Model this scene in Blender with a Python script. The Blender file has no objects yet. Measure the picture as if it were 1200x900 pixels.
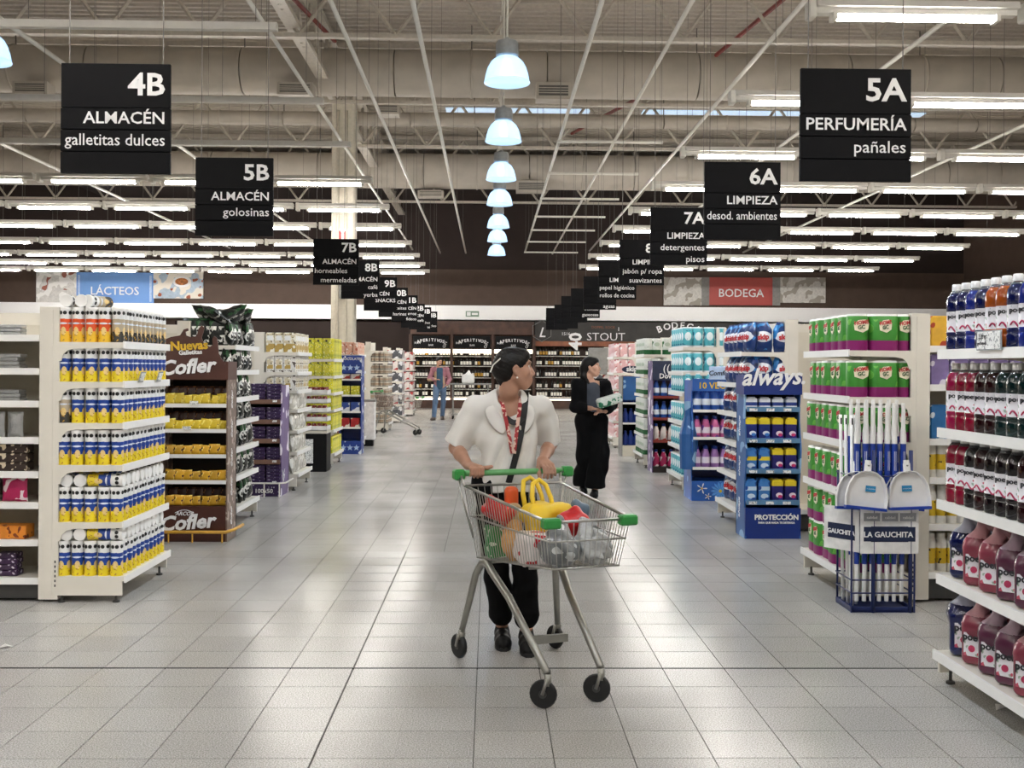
import bpy, bmesh, math, random
import numpy as np
from mathutils import Vector, Matrix, Euler
R = random.Random(7)
PI = math.pi
C = bpy.context.scene.collection
SC = bpy.context.scene
# ---------------------------------------------------------------- camera, world, exposure
FPX = 1264.0
cam_d = bpy.data.cameras.new('camera'); cam = bpy.data.objects.new('camera', cam_d); C.objects.link(cam)
cam_d.lens = FPX / 1200 * 36; cam_d.sensor_width = 36; cam_d.shift_y = -20 / 1200
CAMM = Matrix.Rotation(-math.atan(26 / FPX), 4, 'Z') @ Matrix.Rotation(PI / 2, 4, 'X') @ Matrix.Rotation(.0062, 4, 'Z')
cam.matrix_world = Matrix.Translation((0, 0, 1.5)) @ CAMM
cam_d.clip_end = 200
SC.camera = cam
w = bpy.data.worlds.new('world'); SC.world = w; w.use_nodes = True
w.node_tree.nodes['Background'].inputs[0].default_value = (.75, .85, 1, 1)
w.node_tree.nodes['Background'].inputs[1].default_value = .6
SC.view_settings.view_transform = 'Standard'; SC.view_settings.look = 'None'
SC.view_settings.exposure = 1.3; SC.view_settings.gamma = 1.0
SC.view_settings.use_curve_mapping = False
TUBE = 33.0          # fluorescent tube radiance
BELL = 55.0          # watts of the lamp inside each bell pendant

def at(px, py, Y):                       # a pixel of the photograph on the plane y = Y
    d = CAMM.to_3x3() @ Vector(((px - 600) / FPX, (430 - py) / FPX, -1))
    return Vector((0, 0, 1.5)) + d * (Y / d.y)

# ---------------------------------------------------------------- materials
def lin(c):
    if isinstance(c, str):
        c = c.lstrip('#'); c = [int(c[i:i + 2], 16) / 255 for i in (0, 2, 4)]
    return tuple(x / 12.92 if x <= .04045 else ((x + .055) / 1.055) ** 2.4 for x in c[:3]) + (1,)
MATS = {}
def nd(nt, t, **k):
    n = nt.nodes.new(t)
    for a, b in k.items(): setattr(n, a, b)
    return n
def mixc(nt, fac, a, b):
    m = nd(nt, 'ShaderNodeMix', data_type='RGBA')
    for sock, v in ((m.inputs[0], fac), (m.inputs[6], a), (m.inputs[7], b)):
        if isinstance(v, (tuple, float, int)): sock.default_value = v
        else: nt.links.new(v, sock)
    return m.outputs[2]
def mth(nt, op, a, b=None, c=None):
    m = nd(nt, 'ShaderNodeMath', operation=op)
    for i, v in enumerate((a, b, c)):
        if v is None: continue
        if isinstance(v, (float, int)): m.inputs[i].default_value = v
        else: nt.links.new(v, m.inputs[i])
    return m.outputs[0]
def mat(name, col, rough=.5, metal=0, var=.08, scale=14, bump=0, trans=0, emit=None, es=1, bands=(), blotch=(), wob=0, ell=(), spec=None, bscale=None, coat=0, rnd=0):
    """procedural material: base colour with noise; bands = (z0,z1,colour) in object z; blotch = (colour, scale, threshold, z0, z1);
    ell = (axis, cu, cz, ru, rz, colour) printed ellipse"""
    if name in MATS: return MATS[name]
    m = bpy.data.materials.new(name); m.use_nodes = True; nt = m.node_tree; b = nt.nodes['Principled BSDF']
    MATS[name] = m
    L = nt.links.new
    tc = nd(nt, 'ShaderNodeTexCoord'); base = lin(col)
    nz = nd(nt, 'ShaderNodeTexNoise'); nz.inputs['Scale'].default_value = scale; nz.inputs['Detail'].default_value = 3
    L(tc.outputs['Object'], nz.inputs['Vector'])
    dark = tuple(x * (1 - var * 1.6) for x in base[:3]) + (1,); lite = tuple(min(1, x * (1 + var)) for x in base[:3]) + (1,)
    mr = nd(nt, 'ShaderNodeMapRange'); mr.inputs[1].default_value = .35; mr.inputs[2].default_value = .65
    L(nz.outputs['Fac'], mr.inputs[0])
    out = mixc(nt, mr.outputs[0], dark, lite)
    if bands or blotch or ell:
        sp = nd(nt, 'ShaderNodeSeparateXYZ'); L(tc.outputs['Object'], sp.inputs[0]); z = sp.outputs[2]
        if wob:
            n2 = nd(nt, 'ShaderNodeTexNoise'); n2.inputs['Scale'].default_value = 22; L(tc.outputs['Object'], n2.inputs['Vector'])
            z = mth(nt, 'ADD', z, mth(nt, 'MULTIPLY', mth(nt, 'SUBTRACT', n2.outputs['Fac'], .5), wob))
        for z0, z1, c in bands:
            out = mixc(nt, mth(nt, 'MULTIPLY', mth(nt, 'GREATER_THAN', z, z0), mth(nt, 'LESS_THAN', z, z1)), out, lin(c))
        for ax, cu, cz, ru, rz, c in ell:
            u = sp.outputs['XYZ'.index(ax)]
            q = mth(nt, 'ADD', mth(nt, 'POWER', mth(nt, 'ABSOLUTE', mth(nt, 'DIVIDE', mth(nt, 'SUBTRACT', u, cu), ru)), 2.0),
                    mth(nt, 'POWER', mth(nt, 'ABSOLUTE', mth(nt, 'DIVIDE', mth(nt, 'SUBTRACT', sp.outputs[2], cz), rz)), 2.0))
            out = mixc(nt, mth(nt, 'LESS_THAN', q, 1.0), out, lin(c))
        for c, s, th, z0, z1 in blotch:
            n3 = nd(nt, 'ShaderNodeTexNoise'); n3.inputs['Scale'].default_value = s; n3.inputs['Detail'].default_value = 1
            L(tc.outputs['Object'], n3.inputs['Vector'])
            k = mth(nt, 'MULTIPLY', mth(nt, 'GREATER_THAN', n3.outputs['Fac'], th),
                    mth(nt, 'MULTIPLY', mth(nt, 'GREATER_THAN', z, z0), mth(nt, 'LESS_THAN', z, z1)))
            out = mixc(nt, k, out, lin(c))
    if rnd:
        oi = nd(nt, 'ShaderNodeObjectInfo'); hv = nd(nt, 'ShaderNodeHueSaturation'); L(out, hv.inputs['Color'])
        L(mth(nt, 'MULTIPLY_ADD', oi.outputs['Random'], rnd, 1 - rnd / 2), hv.inputs['Value']); out = hv.outputs[0]
    L(out, b.inputs['Base Color'])
    b.inputs['Roughness'].default_value = rough; b.inputs['Metallic'].default_value = metal
    b.inputs['Transmission Weight'].default_value = trans
    if spec is not None: b.inputs['Specular IOR Level'].default_value = spec
    if coat: b.inputs['Coat Weight'].default_value = coat; b.inputs['Coat Roughness'].default_value = .08
    if bump:
        n4 = nd(nt, 'ShaderNodeTexNoise'); n4.inputs['Scale'].default_value = bscale or scale * 2; n4.inputs['Detail'].default_value = 4
        L(tc.outputs['Object'], n4.inputs['Vector'])
        bp = nd(nt, 'ShaderNodeBump'); bp.inputs['Strength'].default_value = bump; bp.inputs['Distance'].default_value = .01
        L(n4.outputs['Fac'], bp.inputs['Height']); L(bp.outputs[0], b.inputs['Normal'])
    if emit is not None:
        b.inputs['Emission Color'].default_value = lin(emit); b.inputs['Emission Strength'].default_value = es
    return m

# ---------------------------------------------------------------- mesh building
class MB:
    """collects simple shapes; build() links them as ONE mesh object"""
    def __init__(s): s.v = []; s.f = []; s.m = []
    def add(s, vs, fs, mi=0, M=None):
        o = len(s.v)
        if M is not None: vs = [M @ Vector(p) for p in vs]
        s.v += [tuple(p) for p in vs]; s.f += [tuple(i + o for i in f) for f in fs]
        s.m += [mi] * len(fs) if isinstance(mi, int) else list(mi)
        return s
    def box(s, x0, x1, y0, y1, z0, z1, mi=0, M=None):
        return s.add([(x0, y0, z0), (x1, y0, z0), (x1, y1, z0), (x0, y1, z0), (x0, y0, z1), (x1, y0, z1), (x1, y1, z1), (x0, y1, z1)],
                     [(0, 3, 2, 1), (4, 5, 6, 7), (0, 1, 5, 4), (1, 2, 6, 5), (2, 3, 7, 6), (3, 0, 4, 7)], mi, M)
    def bbox(s, x0, x1, y0, y1, z0, z1, b, mi=0, M=None):      # box with bevelled edges
        bm = bmesh.new(); bmesh.ops.create_cube(bm, size=1)
        for v in bm.verts: v.co = Vector(((x0 + x1) / 2 + v.co.x * (x1 - x0), (y0 + y1) / 2 + v.co.y * (y1 - y0), (z0 + z1) / 2 + v.co.z * (z1 - z0)))
        bmesh.ops.bevel(bm, geom=bm.edges[:], offset=b, segments=1, affect='EDGES', profile=.5)
        bm.verts.index_update()
        s.add([v.co.copy() for v in bm.verts], [[v.index for v in f.verts] for f in bm.faces], mi, M); bm.free(); return s
    def tube(s, pts, r, n=6, mi=0, cap=True, M=None, closed=False):
        pts = [Vector(p) for p in pts]; rs = r if isinstance(r, (list, tuple)) else [r] * len(pts)
        vs = []; N = len(pts); up = None
        for i, p in enumerate(pts):
            a = pts[(i - 1) % N] if closed else pts[max(i - 1, 0)]; b = pts[(i + 1) % N] if closed else pts[min(i + 1, N - 1)]
            t = (b - a).normalized()
            if up is None: up = Vector((0, 0, 1)) if abs(t.z) < .9 else Vector((1, 0, 0))
            x = t.cross(up)
            if x.length < 1e-4: x = t.orthogonal()
            x.normalize(); y = x.cross(t).normalized(); up = y
            for k in range(n):
                q = 2 * PI * k / n; vs.append(p + (x * math.cos(q) + y * math.sin(q)) * rs[i])
        fs = []
        for i in range(N if closed else N - 1):
            j = (i + 1) % N
            for k in range(n): fs.append((i * n + k, i * n + (k + 1) % n, j * n + (k + 1) % n, j * n + k))
        if cap and not closed: fs += [tuple(range(n))[::-1], tuple(range((N - 1) * n, N * n))]
        return s.add(vs, fs, mi, M)
    def lathe(s, prof, n=16, mi=0, M=None, mis=None, sx=1, sy=1):
        """prof = [(r,z)...] revolved about z"""
        vs = []; fs = []; ms = []
        for r, z in prof:
            for k in range(n):
                q = 2 * PI * k / n; vs.append((r * math.cos(q) * sx, r * math.sin(q) * sy, z))
        for i in range(len(prof) - 1):
            for k in range(n):
                fs.append((i * n + k, i * n + (k + 1) % n, (i + 1) * n + (k + 1) % n, (i + 1) * n + k)); ms.append(mis[i] if mis else mi)
        if prof[0][0] > 1e-5: fs.append(tuple(range(n))[::-1]); ms.append(mis[0] if mis else mi)
        if prof[-1][0] > 1e-5: fs.append(tuple(range((len(prof) - 1) * n, len(prof) * n))); ms.append(mis[-1] if mis else mi)
        return s.add(vs, fs, ms, M)
    def prism(s, poly, y0, y1, mi=0, M=None):
        """poly in (x,z) extruded from y0 to y1"""
        n = len(poly); a = sum(poly[i][0] * poly[(i + 1) % n][1] - poly[(i + 1) % n][0] * poly[i][1] for i in range(n))
        if a < 0: poly = poly[::-1]
        vs = [(x, y0, z) for x, z in poly] + [(x, y1, z) for x, z in poly]
        fs = [tuple(range(n)), tuple(range(n, 2 * n))[::-1]] + [(i, i + n, (i + 1) % n + n, (i + 1) % n) for i in range(n)]
        return s.add(vs, fs, mi, M)
    def mesh(s, name, mats, smooth=False):
        me = bpy.data.meshes.new(name); me.from_pydata(s.v, [], s.f)
        for m in (mats if isinstance(mats, (list, tuple)) else [mats]): me.materials.append(m)
        me.polygons.foreach_set('material_index', s.m)
        if smooth is True: me.polygons.foreach_set('use_smooth', [True] * len(s.f))
        me.update()
        if smooth == 'auto': me.polygons.foreach_set('use_smooth', [True] * len(s.f)); me.set_sharp_from_angle(angle=math.radians(40))
        return me
    def build(s, name, mats, parent=None, loc=None, smooth=False, **k):
        return ob(name, s.mesh(name, mats, smooth), parent, loc, **k)
def ob(name, me, parent=None, loc=None, rz=None, **k):
    o = bpy.data.objects.new(name, me); C.objects.link(o)
    if parent is not None: o.parent = parent
    if loc is not None: o.location = loc
    if rz is not None: o.rotation_euler = (0, 0, rz)
    for a, b in k.items(): o[a] = b
    return o
def tag(o, label, cat, group=None, kind=None):
    o['label'] = label; o['category'] = cat
    if group: o['group'] = group
    if kind: o['kind'] = kind
    return o
def thing(name, label, cat, loc=(0, 0, 0), rz=0, group=None):
    o = bpy.data.objects.new(name, None); C.objects.link(o); o.empty_display_size = .1
    o.location = loc; o.rotation_euler = (0, 0, rz)
    return tag(o, label, cat, group)
def struct(name, mb, m, smooth=False):
    o = mb.build(name, m, smooth=smooth); o['kind'] = 'structure'; return o
def TR(x, y, z, rz=0, rx=0, ry=0):
    return Matrix.Translation((x, y, z)) @ Euler((rx, ry, rz)).to_matrix().to_4x4()
class Product:
    """one product kind: body mesh and child meshes; put() makes an individual"""
    def __init__(s, name, body, cat, kids=()): s.name = name; s.body = body; s.cat = cat; s.kids = kids
    def put(s, loc, label, group, rz=0, rot=None, sc=None, body=None, kids=None):
        o = ob(s.name, body or s.body, None, loc)
        o.rotation_euler = rot if rot else (0, 0, rz)
        if sc: o.scale = (sc, sc, sc) if isinstance(sc, (int, float)) else sc
        tag(o, label, s.cat, group)
        for n, me in (s.kids if kids is None else kids): ob(n, me, o)
        return o
ORD = 'first second third fourth fifth sixth seventh eighth ninth tenth eleventh twelfth thirteenth fourteenth fifteenth sixteenth seventeenth'.split()
LAY = ['lowest', 'second lowest', 'third lowest', 'fourth lowest', 'fifth lowest', 'sixth lowest']
# lettering: real meshes of the built-in font
TX = {}
def text_me(s, size, mname, bold=0, align='CENTER', shear=0, ext=.002, sx=1, space=1):
    key = (s, size, mname, bold, align, shear, sx, ext)
    if key in TX: return TX[key]
    cu = bpy.data.curves.new('lettering', 'FONT'); cu.body = s; cu.size = size; cu.align_x = align; cu.offset = bold * size; cu.resolution_u = 2
    cu.shear = shear; cu.extrude = ext; cu.space_character = space
    o = bpy.data.objects.new('tmp', cu); C.objects.link(o)
    dg = bpy.context.evaluated_depsgraph_get(); me = bpy.data.meshes.new_from_object(o.evaluated_get(dg))
    bpy.data.objects.remove(o); bpy.data.curves.remove(cu)
    me.transform(Matrix.Scale(sx, 4, (1, 0, 0)))
    me.materials.clear(); me.materials.append(MATS[mname]); TX[key] = me
    return me
def lettering(s, size, mname, parent, loc, face='-Y', name='lettering', tilt=0, **k):
    o = ob(name, text_me(s, size, mname, **k), parent, loc)
    rz = {'-Y': 0, '+X': PI / 2, '-X': -PI / 2, '+Y': PI}[face] if isinstance(face, str) else face
    o.rotation_euler = (Euler((PI / 2, 0, rz)).to_matrix() @ Euler((0, 0, tilt)).to_matrix()).to_euler()
    return o

# ---------------------------------------------------------------- implicit surfaces (numpy surface nets) for bodies, cloth and moulded plastic
def smin(a, b, k):
    if k <= 0: return np.minimum(a, b)
    h = np.clip(.5 + .5 * (b - a) / k, 0, 1); return b + (a - b) * h - k * h * (1 - h)
class SDF:
    def __init__(s, lo, hi, h):
        s.lo = np.array(lo, float); s.h = h; s.n = (np.ceil((np.array(hi) - s.lo) / h).astype(int) + 1)
        s.d = np.full(s.n, 1.0, np.float32)
    def region(s, lo, hi):
        a = np.maximum(np.floor((np.array(lo) - s.lo) / s.h).astype(int), 0); b = np.minimum(np.ceil((np.array(hi) - s.lo) / s.h).astype(int) + 1, s.n)
        sl = tuple(slice(i, max(j, i)) for i, j in zip(a, b))
        g = [(s.lo[i] + s.h * np.arange(a[i], max(b[i], a[i]))).astype(np.float32) for i in range(3)]
        return sl, g[0][:, None, None], g[1][None, :, None], g[2][None, None, :]
    def comb(s, sl, d, k, sub=False):
        cur = s.d[sl]
        if cur.size == 0: return
        s.d[sl] = -smin(-cur, d, k) if sub else smin(cur, d, k)
    def cone(s, a, b, ra, rb, k=.01, sub=False, flat=None):
        """rounded cone from a to b; flat=(axis vector, factor) squashes it"""
        a = np.array(a, np.float32); b = np.array(b, np.float32); m = max(ra, rb) * 1.1 + k + 2 * s.h
        sl, X, Y, Z = s.region(np.minimum(a, b) - m, np.maximum(a, b) + m)
        ba = b - a; L2 = float(ba @ ba) + 1e-9
        px, py, pz = X - a[0], Y - a[1], Z - a[2]
        t = np.clip((px * ba[0] + py * ba[1] + pz * ba[2]) / L2, 0, 1)
        dx, dy, dz = px - t * ba[0], py - t * ba[1], pz - t * ba[2]
        if flat is not None:
            n = np.array(flat[0], np.float32); n /= np.linalg.norm(n); c = dx * n[0] + dy * n[1] + dz * n[2]; q = (1 / flat[1] - 1) * c
            dx, dy, dz = dx + q * n[0], dy + q * n[1], dz + q * n[2]
        d = np.sqrt(dx * dx + dy * dy + dz * dz) - (ra + (rb - ra) * t)
        s.comb(sl, d.astype(np.float32), k, sub); return s
    def chain(s, pts, rs, k=.01, flat=None):
        for i in range(len(pts) - 1): s.cone(pts[i], pts[i + 1], rs[i], rs[i + 1], k, flat=flat)
        return s
    def ell(s, c, r, k=.01, M=None, sub=False):
        """ellipsoid; M = 3x3 rotation (local->world)"""
        m = max(r) + k + 2 * s.h; c = np.array(c, np.float32)
        sl, X, Y, Z = s.region(c - m, c + m); p = [X - c[0], Y - c[1], Z - c[2]]
        if M is not None:
            A = np.array(M); p = [A[0, i] * p[0] + A[1, i] * p[1] + A[2, i] * p[2] for i in range(3)]
        k0 = np.sqrt(sum((p[i] / r[i]) ** 2 for i in range(3))); k1 = np.sqrt(sum((p[i] / r[i] ** 2) ** 2 for i in range(3)))
        s.comb(sl, (k0 * (k0 - 1) / np.maximum(k1, 1e-6)).astype(np.float32), k, sub); return s
    def rbox(s, c, r, rad, k=.01, sub=False, M=None):
        c = np.array(c, np.float32); m = max(r) * 1.7 + k + 2 * s.h
        sl, X, Y, Z = s.region(c - m, c + m); p = [X - c[0], Y - c[1], Z - c[2]]
        if M is not None:
            A = np.array(M); p = [A[0, i] * p[0] + A[1, i] * p[1] + A[2, i] * p[2] for i in range(3)]
        q = [np.abs(p[i]) - (r[i] - rad) for i in range(3)]
        d = np.sqrt(sum(np.maximum(x, 0) ** 2 for x in q)) + np.minimum(np.maximum(np.maximum(q[0], q[1]), q[2]), 0) - rad
        s.comb(sl, d.astype(np.float32), k, sub); return s
    def grid(s):
        return [(s.lo[i] + s.h * np.arange(s.n[i])).astype(np.float32).reshape([-1 if j == i else 1 for j in range(3)]) for i in range(3)]
    def mesh(s, name, m, smooth=True):
        d = s.d; n = d.shape; ins = d < 0
        cnt = np.zeros([x - 1 for x in n], np.int8); 
        for i in (0, 1):
            for j in (0, 1):
                for k in (0, 1): cnt += ins[i:n[0] - 1 + i, j:n[1] - 1 + j, k:n[2] - 1 + k]
        cells = np.argwhere((cnt > 0) & (cnt < 8)); idx = np.full(cnt.shape, -1, np.int64); idx[tuple(cells.T)] = np.arange(len(cells))
        acc = np.zeros((len(cells), 3)); w = np.zeros(len(cells))
        cr = [(i, j, k) for i in (0, 1) for j in (0, 1) for k in (0, 1)]
        for a in cr:
            for ax in range(3):
                if a[ax]: continue
                b = list(a); b[ax] = 1
                da = d[tuple((cells + a).T)]; db = d[tuple((cells + b).T)]; x = (da < 0) != (db < 0)
                t = np.where(x, da / np.where(x, da - db, 1), 0); p = np.array(a)[None, :] + np.zeros((len(cells), 3)); p[:, ax] = t
                acc += p * x[:, None]; w += x
        V = s.lo + s.h * (cells + acc / np.maximum(w, 1)[:, None]); F = []
        for ax in range(3):
            u, v = (ax + 1) % 3, (ax + 2) % 3
            A = [slice(None)] * 3; B = [slice(None)] * 3; A[ax] = slice(0, -1); B[ax] = slice(1, None)
            ch = ins[tuple(A)] != ins[tuple(B)]; e = np.argwhere(ch)
            e = e[(e[:, u] > 0) & (e[:, v] > 0) & (e[:, u] < n[u] - 1) & (e[:, v] < n[v] - 1)]
            fl = ins[tuple(A)][tuple(e.T)]; du = np.eye(3, dtype=int)[u]; dv = np.eye(3, dtype=int)[v]
            q = np.stack([idx[tuple((e - du - dv).T)], idx[tuple((e - dv).T)], idx[tuple(e.T)], idx[tuple((e - du).T)]], 1)
            q[~fl] = q[~fl][:, ::-1]; F.append(q)
        F = np.concatenate(F); F = F[(F >= 0).all(1)]
        me = bpy.data.meshes.new(name); me.vertices.add(len(V)); me.vertices.foreach_set('co', V.astype(np.float32).ravel())
        me.loops.add(F.size); me.loops.foreach_set('vertex_index', F.ravel().astype(np.int32))
        me.polygons.add(len(F)); me.polygons.foreach_set('loop_start', np.arange(0, F.size, 4, dtype=np.int32))
        for x in (m if isinstance(m, (list, tuple)) else [m]): me.materials.append(x)
        me.update(calc_edges=True); me.validate()
        if smooth: me.polygons.foreach_set('use_smooth', [True] * len(me.polygons))
        return me
# ---------------------------------------------------------------- the room
H = 8.3; YB = 40.0; XL = -20.0; XR = 17.7; YF = -7.0; T = .308; X0 = -.6695; Y0 = 5.37
mat('grout', '#4a4743', .8); mat('deck', '#beb5a8', .6, var=.05); mat('joist', '#c3bbae', .55, var=.05); mat('duct', '#bab2a6', .6, var=.06, scale=2)
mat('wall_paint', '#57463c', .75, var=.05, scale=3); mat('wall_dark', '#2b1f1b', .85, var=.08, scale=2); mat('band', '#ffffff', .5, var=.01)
mat('white_metal', '#e3e0d8', .4, var=.03); mat('cream', '#d8d2c3', .42, var=.03, scale=5); mat('rail', '#dedbd2', .4, var=.02); mat('wire', '#6f6b66', .5)
mat('sign_black', '#0b0b0e', .6, var=.04, spec=.12); mat('sign_white', '#f2f2f2', .6, var=0); mat('black', '#0e0e10', .55, spec=.2); mat('black_gloss', '#0c0c0d', .25)
mat('grey', '#8b8a86', .5); mat('wood_dark', '#4a2f22', .5, var=.2, scale=5); mat('wood_orange', '#8a4d2a', .5, var=.2, scale=4); mat('seal', '#1b1b1b', .5)
mat('column', '#cfc8b8', .6, var=.04); mat('red_paint', '#7d2a22', .5); mat('red', '#b01f22', .45)
fm = bpy.data.materials.new('floor_tile'); fm.use_nodes = True; MATS['tile'] = fm
nt = fm.node_tree; b = nt.nodes['Principled BSDF']; L = nt.links.new
geo = nd(nt, 'ShaderNodeNewGeometry'); sp = nd(nt, 'ShaderNodeSeparateXYZ'); L(geo.outputs['Position'], sp.inputs[0])
cx = mth(nt, 'FLOOR', mth(nt, 'DIVIDE', mth(nt, 'SUBTRACT', sp.outputs[0], X0), T)); cy = mth(nt, 'FLOOR', mth(nt, 'DIVIDE', mth(nt, 'SUBTRACT', sp.outputs[1], Y0), T))
cb = nd(nt, 'ShaderNodeCombineXYZ'); L(cx, cb.inputs[0]); L(cy, cb.inputs[1])
wn = nd(nt, 'ShaderNodeTexWhiteNoise', noise_dimensions='2D'); L(cb.outputs[0], wn.inputs['Vector'])
n1 = nd(nt, 'ShaderNodeTexNoise'); n1.inputs['Scale'].default_value = 170; n1.inputs['Detail'].default_value = 2; L(geo.outputs['Position'], n1.inputs['Vector'])
n2 = nd(nt, 'ShaderNodeTexNoise'); n2.inputs['Scale'].default_value = 1.1; n2.inputs['Detail'].default_value = 5; L(geo.outputs['Position'], n2.inputs['Vector'])
mr = nd(nt, 'ShaderNodeMapRange'); mr.inputs[1].default_value = .36; mr.inputs[2].default_value = .62; L(n1.outputs['Fac'], mr.inputs[0])
c = mixc(nt, mr.outputs[0], lin('#918e8a'), lin('#c6c4c0'))
hv = nd(nt, 'ShaderNodeHueSaturation'); L(c, hv.inputs['Color'])
L(mth(nt, 'ADD', mth(nt, 'MULTIPLY_ADD', wn.outputs['Value'], .10, .92), mth(nt, 'MULTIPLY', mth(nt, 'SUBTRACT', n2.outputs['Fac'], .5), .35)), hv.inputs['Value'])
L(hv.outputs[0], b.inputs['Base Color']); L(mth(nt, 'MULTIPLY_ADD', n2.outputs['Fac'], .2, .12), b.inputs['Roughness']); b.inputs['Specular IOR Level'].default_value = .42

fl = struct('floor', MB().box(XL, XR, YF, YB, -.3, -.004), MATS['grout'])
g = .0022
tb = MB(); tb.add([(g, g, 0), (T - g, g, 0), (T - g, T - g, 0), (g, T - g, 0), (g, g, -.004), (T - g, g, -.004), (T - g, T - g, -.004), (g, T - g, -.004)],
                  [(0, 1, 2, 3), (4, 5, 1, 0), (5, 6, 2, 1), (6, 7, 3, 2), (7, 4, 0, 3)])
tile = tb.mesh('floor_tile', MATS['tile'])
done = set()
def gy(j): return Y0 + T * j + (.004 if j >= 0 else -.004)     # the expansion joint between rows -1 and 0
for j in range(-5, 12):
    y = gy(j) + T
    a, bb = (-.46 * y - .1, .5 * y + .1) if y < 7 else (-2.7, 2.7)
    for i in range(math.floor((a - X0) / T), math.ceil((bb - X0) / T)):
        if len(done) < 300: done.add((i, j)); ob('tile', tile, fl, (X0 + T * i + (.004 if i == 0 else 0), gy(j), 0))
ft = MB()
for j in range(-39, 113):
    for i in range(-62, 60):
        x = X0 + T * i; y = gy(j)
        if (i, j) in done or x < XL or x + T > XR or y + T > YB or y < YF: continue
        ft.add([(x + g, y + g, 0), (x + T - g, y + g, 0), (x + T - g, y + T - g, 0), (x + g, y + T - g, 0)], [(0, 1, 2, 3)])
ft.build('tiles_beyond', MATS['tile'], fl, kind='stuff')
jm = MB().box(XL, XR, Y0 - .009, Y0 + .009, -.004, .0006); jm.build('expansion_joint', MATS['black'], fl)

# corrugated roof deck
cm = MB(); vs = []; fs = []; y = YF; k = 0
while y < YB:
    for dy, z in ((0, 0), (.09, 0), (.12, .05), (.21, .05)):
        vs += [(XL, y + dy, H + z), (XR, y + dy, H + z)]
    y += .24
for i in range(len(vs) // 2 - 1): fs.append((2 * i, 2 * i + 2, 2 * i + 3, 2 * i + 1))
cm.add(vs, fs); cm.box(XL, XR, YF, YB, H + .06, H + .2)
ce = struct('ceiling', cm, MATS['deck'])
mat('skylight', '#cfe0ee', .4, emit='#a9c0d8', es=.42)
for x0, x1 in ((-1.2, 2.6), (4.0, 11.5)):
    s = MB().box(x0, x1, 28.3, 28.75, H - .03, H - .01).build('skylight', MATS['skylight'], ce); s['label'] = 'pale blue translucent strip in the roof'
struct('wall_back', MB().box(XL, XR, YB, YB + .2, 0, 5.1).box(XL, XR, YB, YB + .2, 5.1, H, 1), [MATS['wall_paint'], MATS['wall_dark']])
struct('wall_left', MB().box(XL - .2, XL, YF, YB, 0, H), MATS['wall_paint'])
struct('wall_right', MB().box(XR, XR + .2, YF, YB, 0, H), MATS['wall_paint'])
mat('wall_pale', '#c9c4ba', .7)
struct('wall_front', MB().box(XL, XR, YF - .2, YF, 0, H), MATS['wall_pale'])
# the darker ceiling field close to the back wall
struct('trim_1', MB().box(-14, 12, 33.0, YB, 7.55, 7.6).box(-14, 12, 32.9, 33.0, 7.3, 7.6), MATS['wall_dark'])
# white band along the back wall
za, zb = at(570, 375, 39.4).z, at(570, 358.5, 39.4).z
struct('trim_2', MB().box(XL, XR, 39.2, YB, za, zb), MATS['band'])

# roof joists
dia = MB().tube([(0, 0, 0), (.8, 0, 1.1)], .035, 4).mesh('strut', MATS['joist']); dib = MB().tube([(0, 0, 1.1), (.8, 0, 0)], .035, 4).mesh('strut', MATS['joist'])
for n, y in enumerate((9, 13.5, 18, 22.5, 27, 31.5, 36)):
    t = thing('roof_joist', 'beige lattice roof joist spanning left to right, %s from the camera' % ORD[n], 'roof joist', (0, y, 7.0), group='lattice roof joists')
    MB().box(XL, XR, -.06, .06, -.05, .02).build('bottom_chord', MATS['joist'], t)
    MB().box(XL, XR, -.07, .07, 1.1, 1.2).build('top_chord', MATS['joist'], t)
    nx = int(.5 * (y + 4) / .8)
    for k in range(-nx, nx + 1): ob('strut', (dia, dib)[k % 2], t, (k * .8, 0, 0))
# long girder and sprinkler pipe
t = thing('roof_girder', 'pale lattice girder running away from the camera above the white column', 'roof girder', (-3.3, 0, 0))
MB().box(-.12, .12, 8, YB, 7.1, 7.18).build('bottom_chord', MATS['joist'], t); MB().box(-.12, .12, 8, YB, 8.1, 8.2).build('top_chord', MATS['joist'], t)
for k in range(32): ob('strut', (dia, dib)[k % 2], t, (0, 9 + k, 7.1)).rotation_euler = (0, 0, PI / 2)
for n, (x0, y0, x1, y1) in enumerate(((5.6, 14.5, 4.3, 20.6), (2.2, 29.5, 3.4, 23.5), (-4.2, 14, -2.9, 20))):
    tag(MB().tube([(x0, y0, 7.9), (x1, y1, 7.5)], .04, 6).build('sprinkler_pipe', MATS['red_paint']), 'dark red pipe slanting under the roof, %s' %
        ('right of the bell lamps near the top', 'above the second round duct', 'left of the bell lamps')[n], 'pipe', 'red roof pipes')
# round air ducts and their diffusers
def duct(name, y, z, r, label):
    t = thing(name, label, 'air duct', (0, y, z))
    prof = [];  xs = [XL + .1 + k * 1.5 for k in range(25)]
    m = MB()
    for i, x in enumerate(xs[:-1]):
        m.tube([(x, 0, 0), (xs[i + 1] - .02, 0, 0)], r, 20, cap=False)
    m.build('duct_tube', MATS['duct'], t, smooth=True)
    rg = MB().lathe([(r, -.02), (r + .02, -.02), (r + .02, .02), (r, .02)], 20).mesh('duct_ring', MATS['duct'], True)
    for x in xs[5:-5:2]: o = ob('duct_ring', rg, t, (x, 0, 0)); o.rotation_euler = (0, PI / 2, 0)
    for x in xs[4:-4:3]: MB().tube([(x, 0, r), (x, 0, H - z)], .012, 4).build('hanger', MATS['wire'], t)
duct('air_duct', 21.5, 7.33, .46, 'big round beige duct crossing above the nearest bell lamp')
duct('air_duct', 31.0, 7.1, .5, 'second round beige duct crossing farther back below the skylight')
duct('air_duct', 25.6, 7.35, .16, 'thin round beige duct crossing between the two big ducts')
mat('grille', '#5d5a55', .6)
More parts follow.
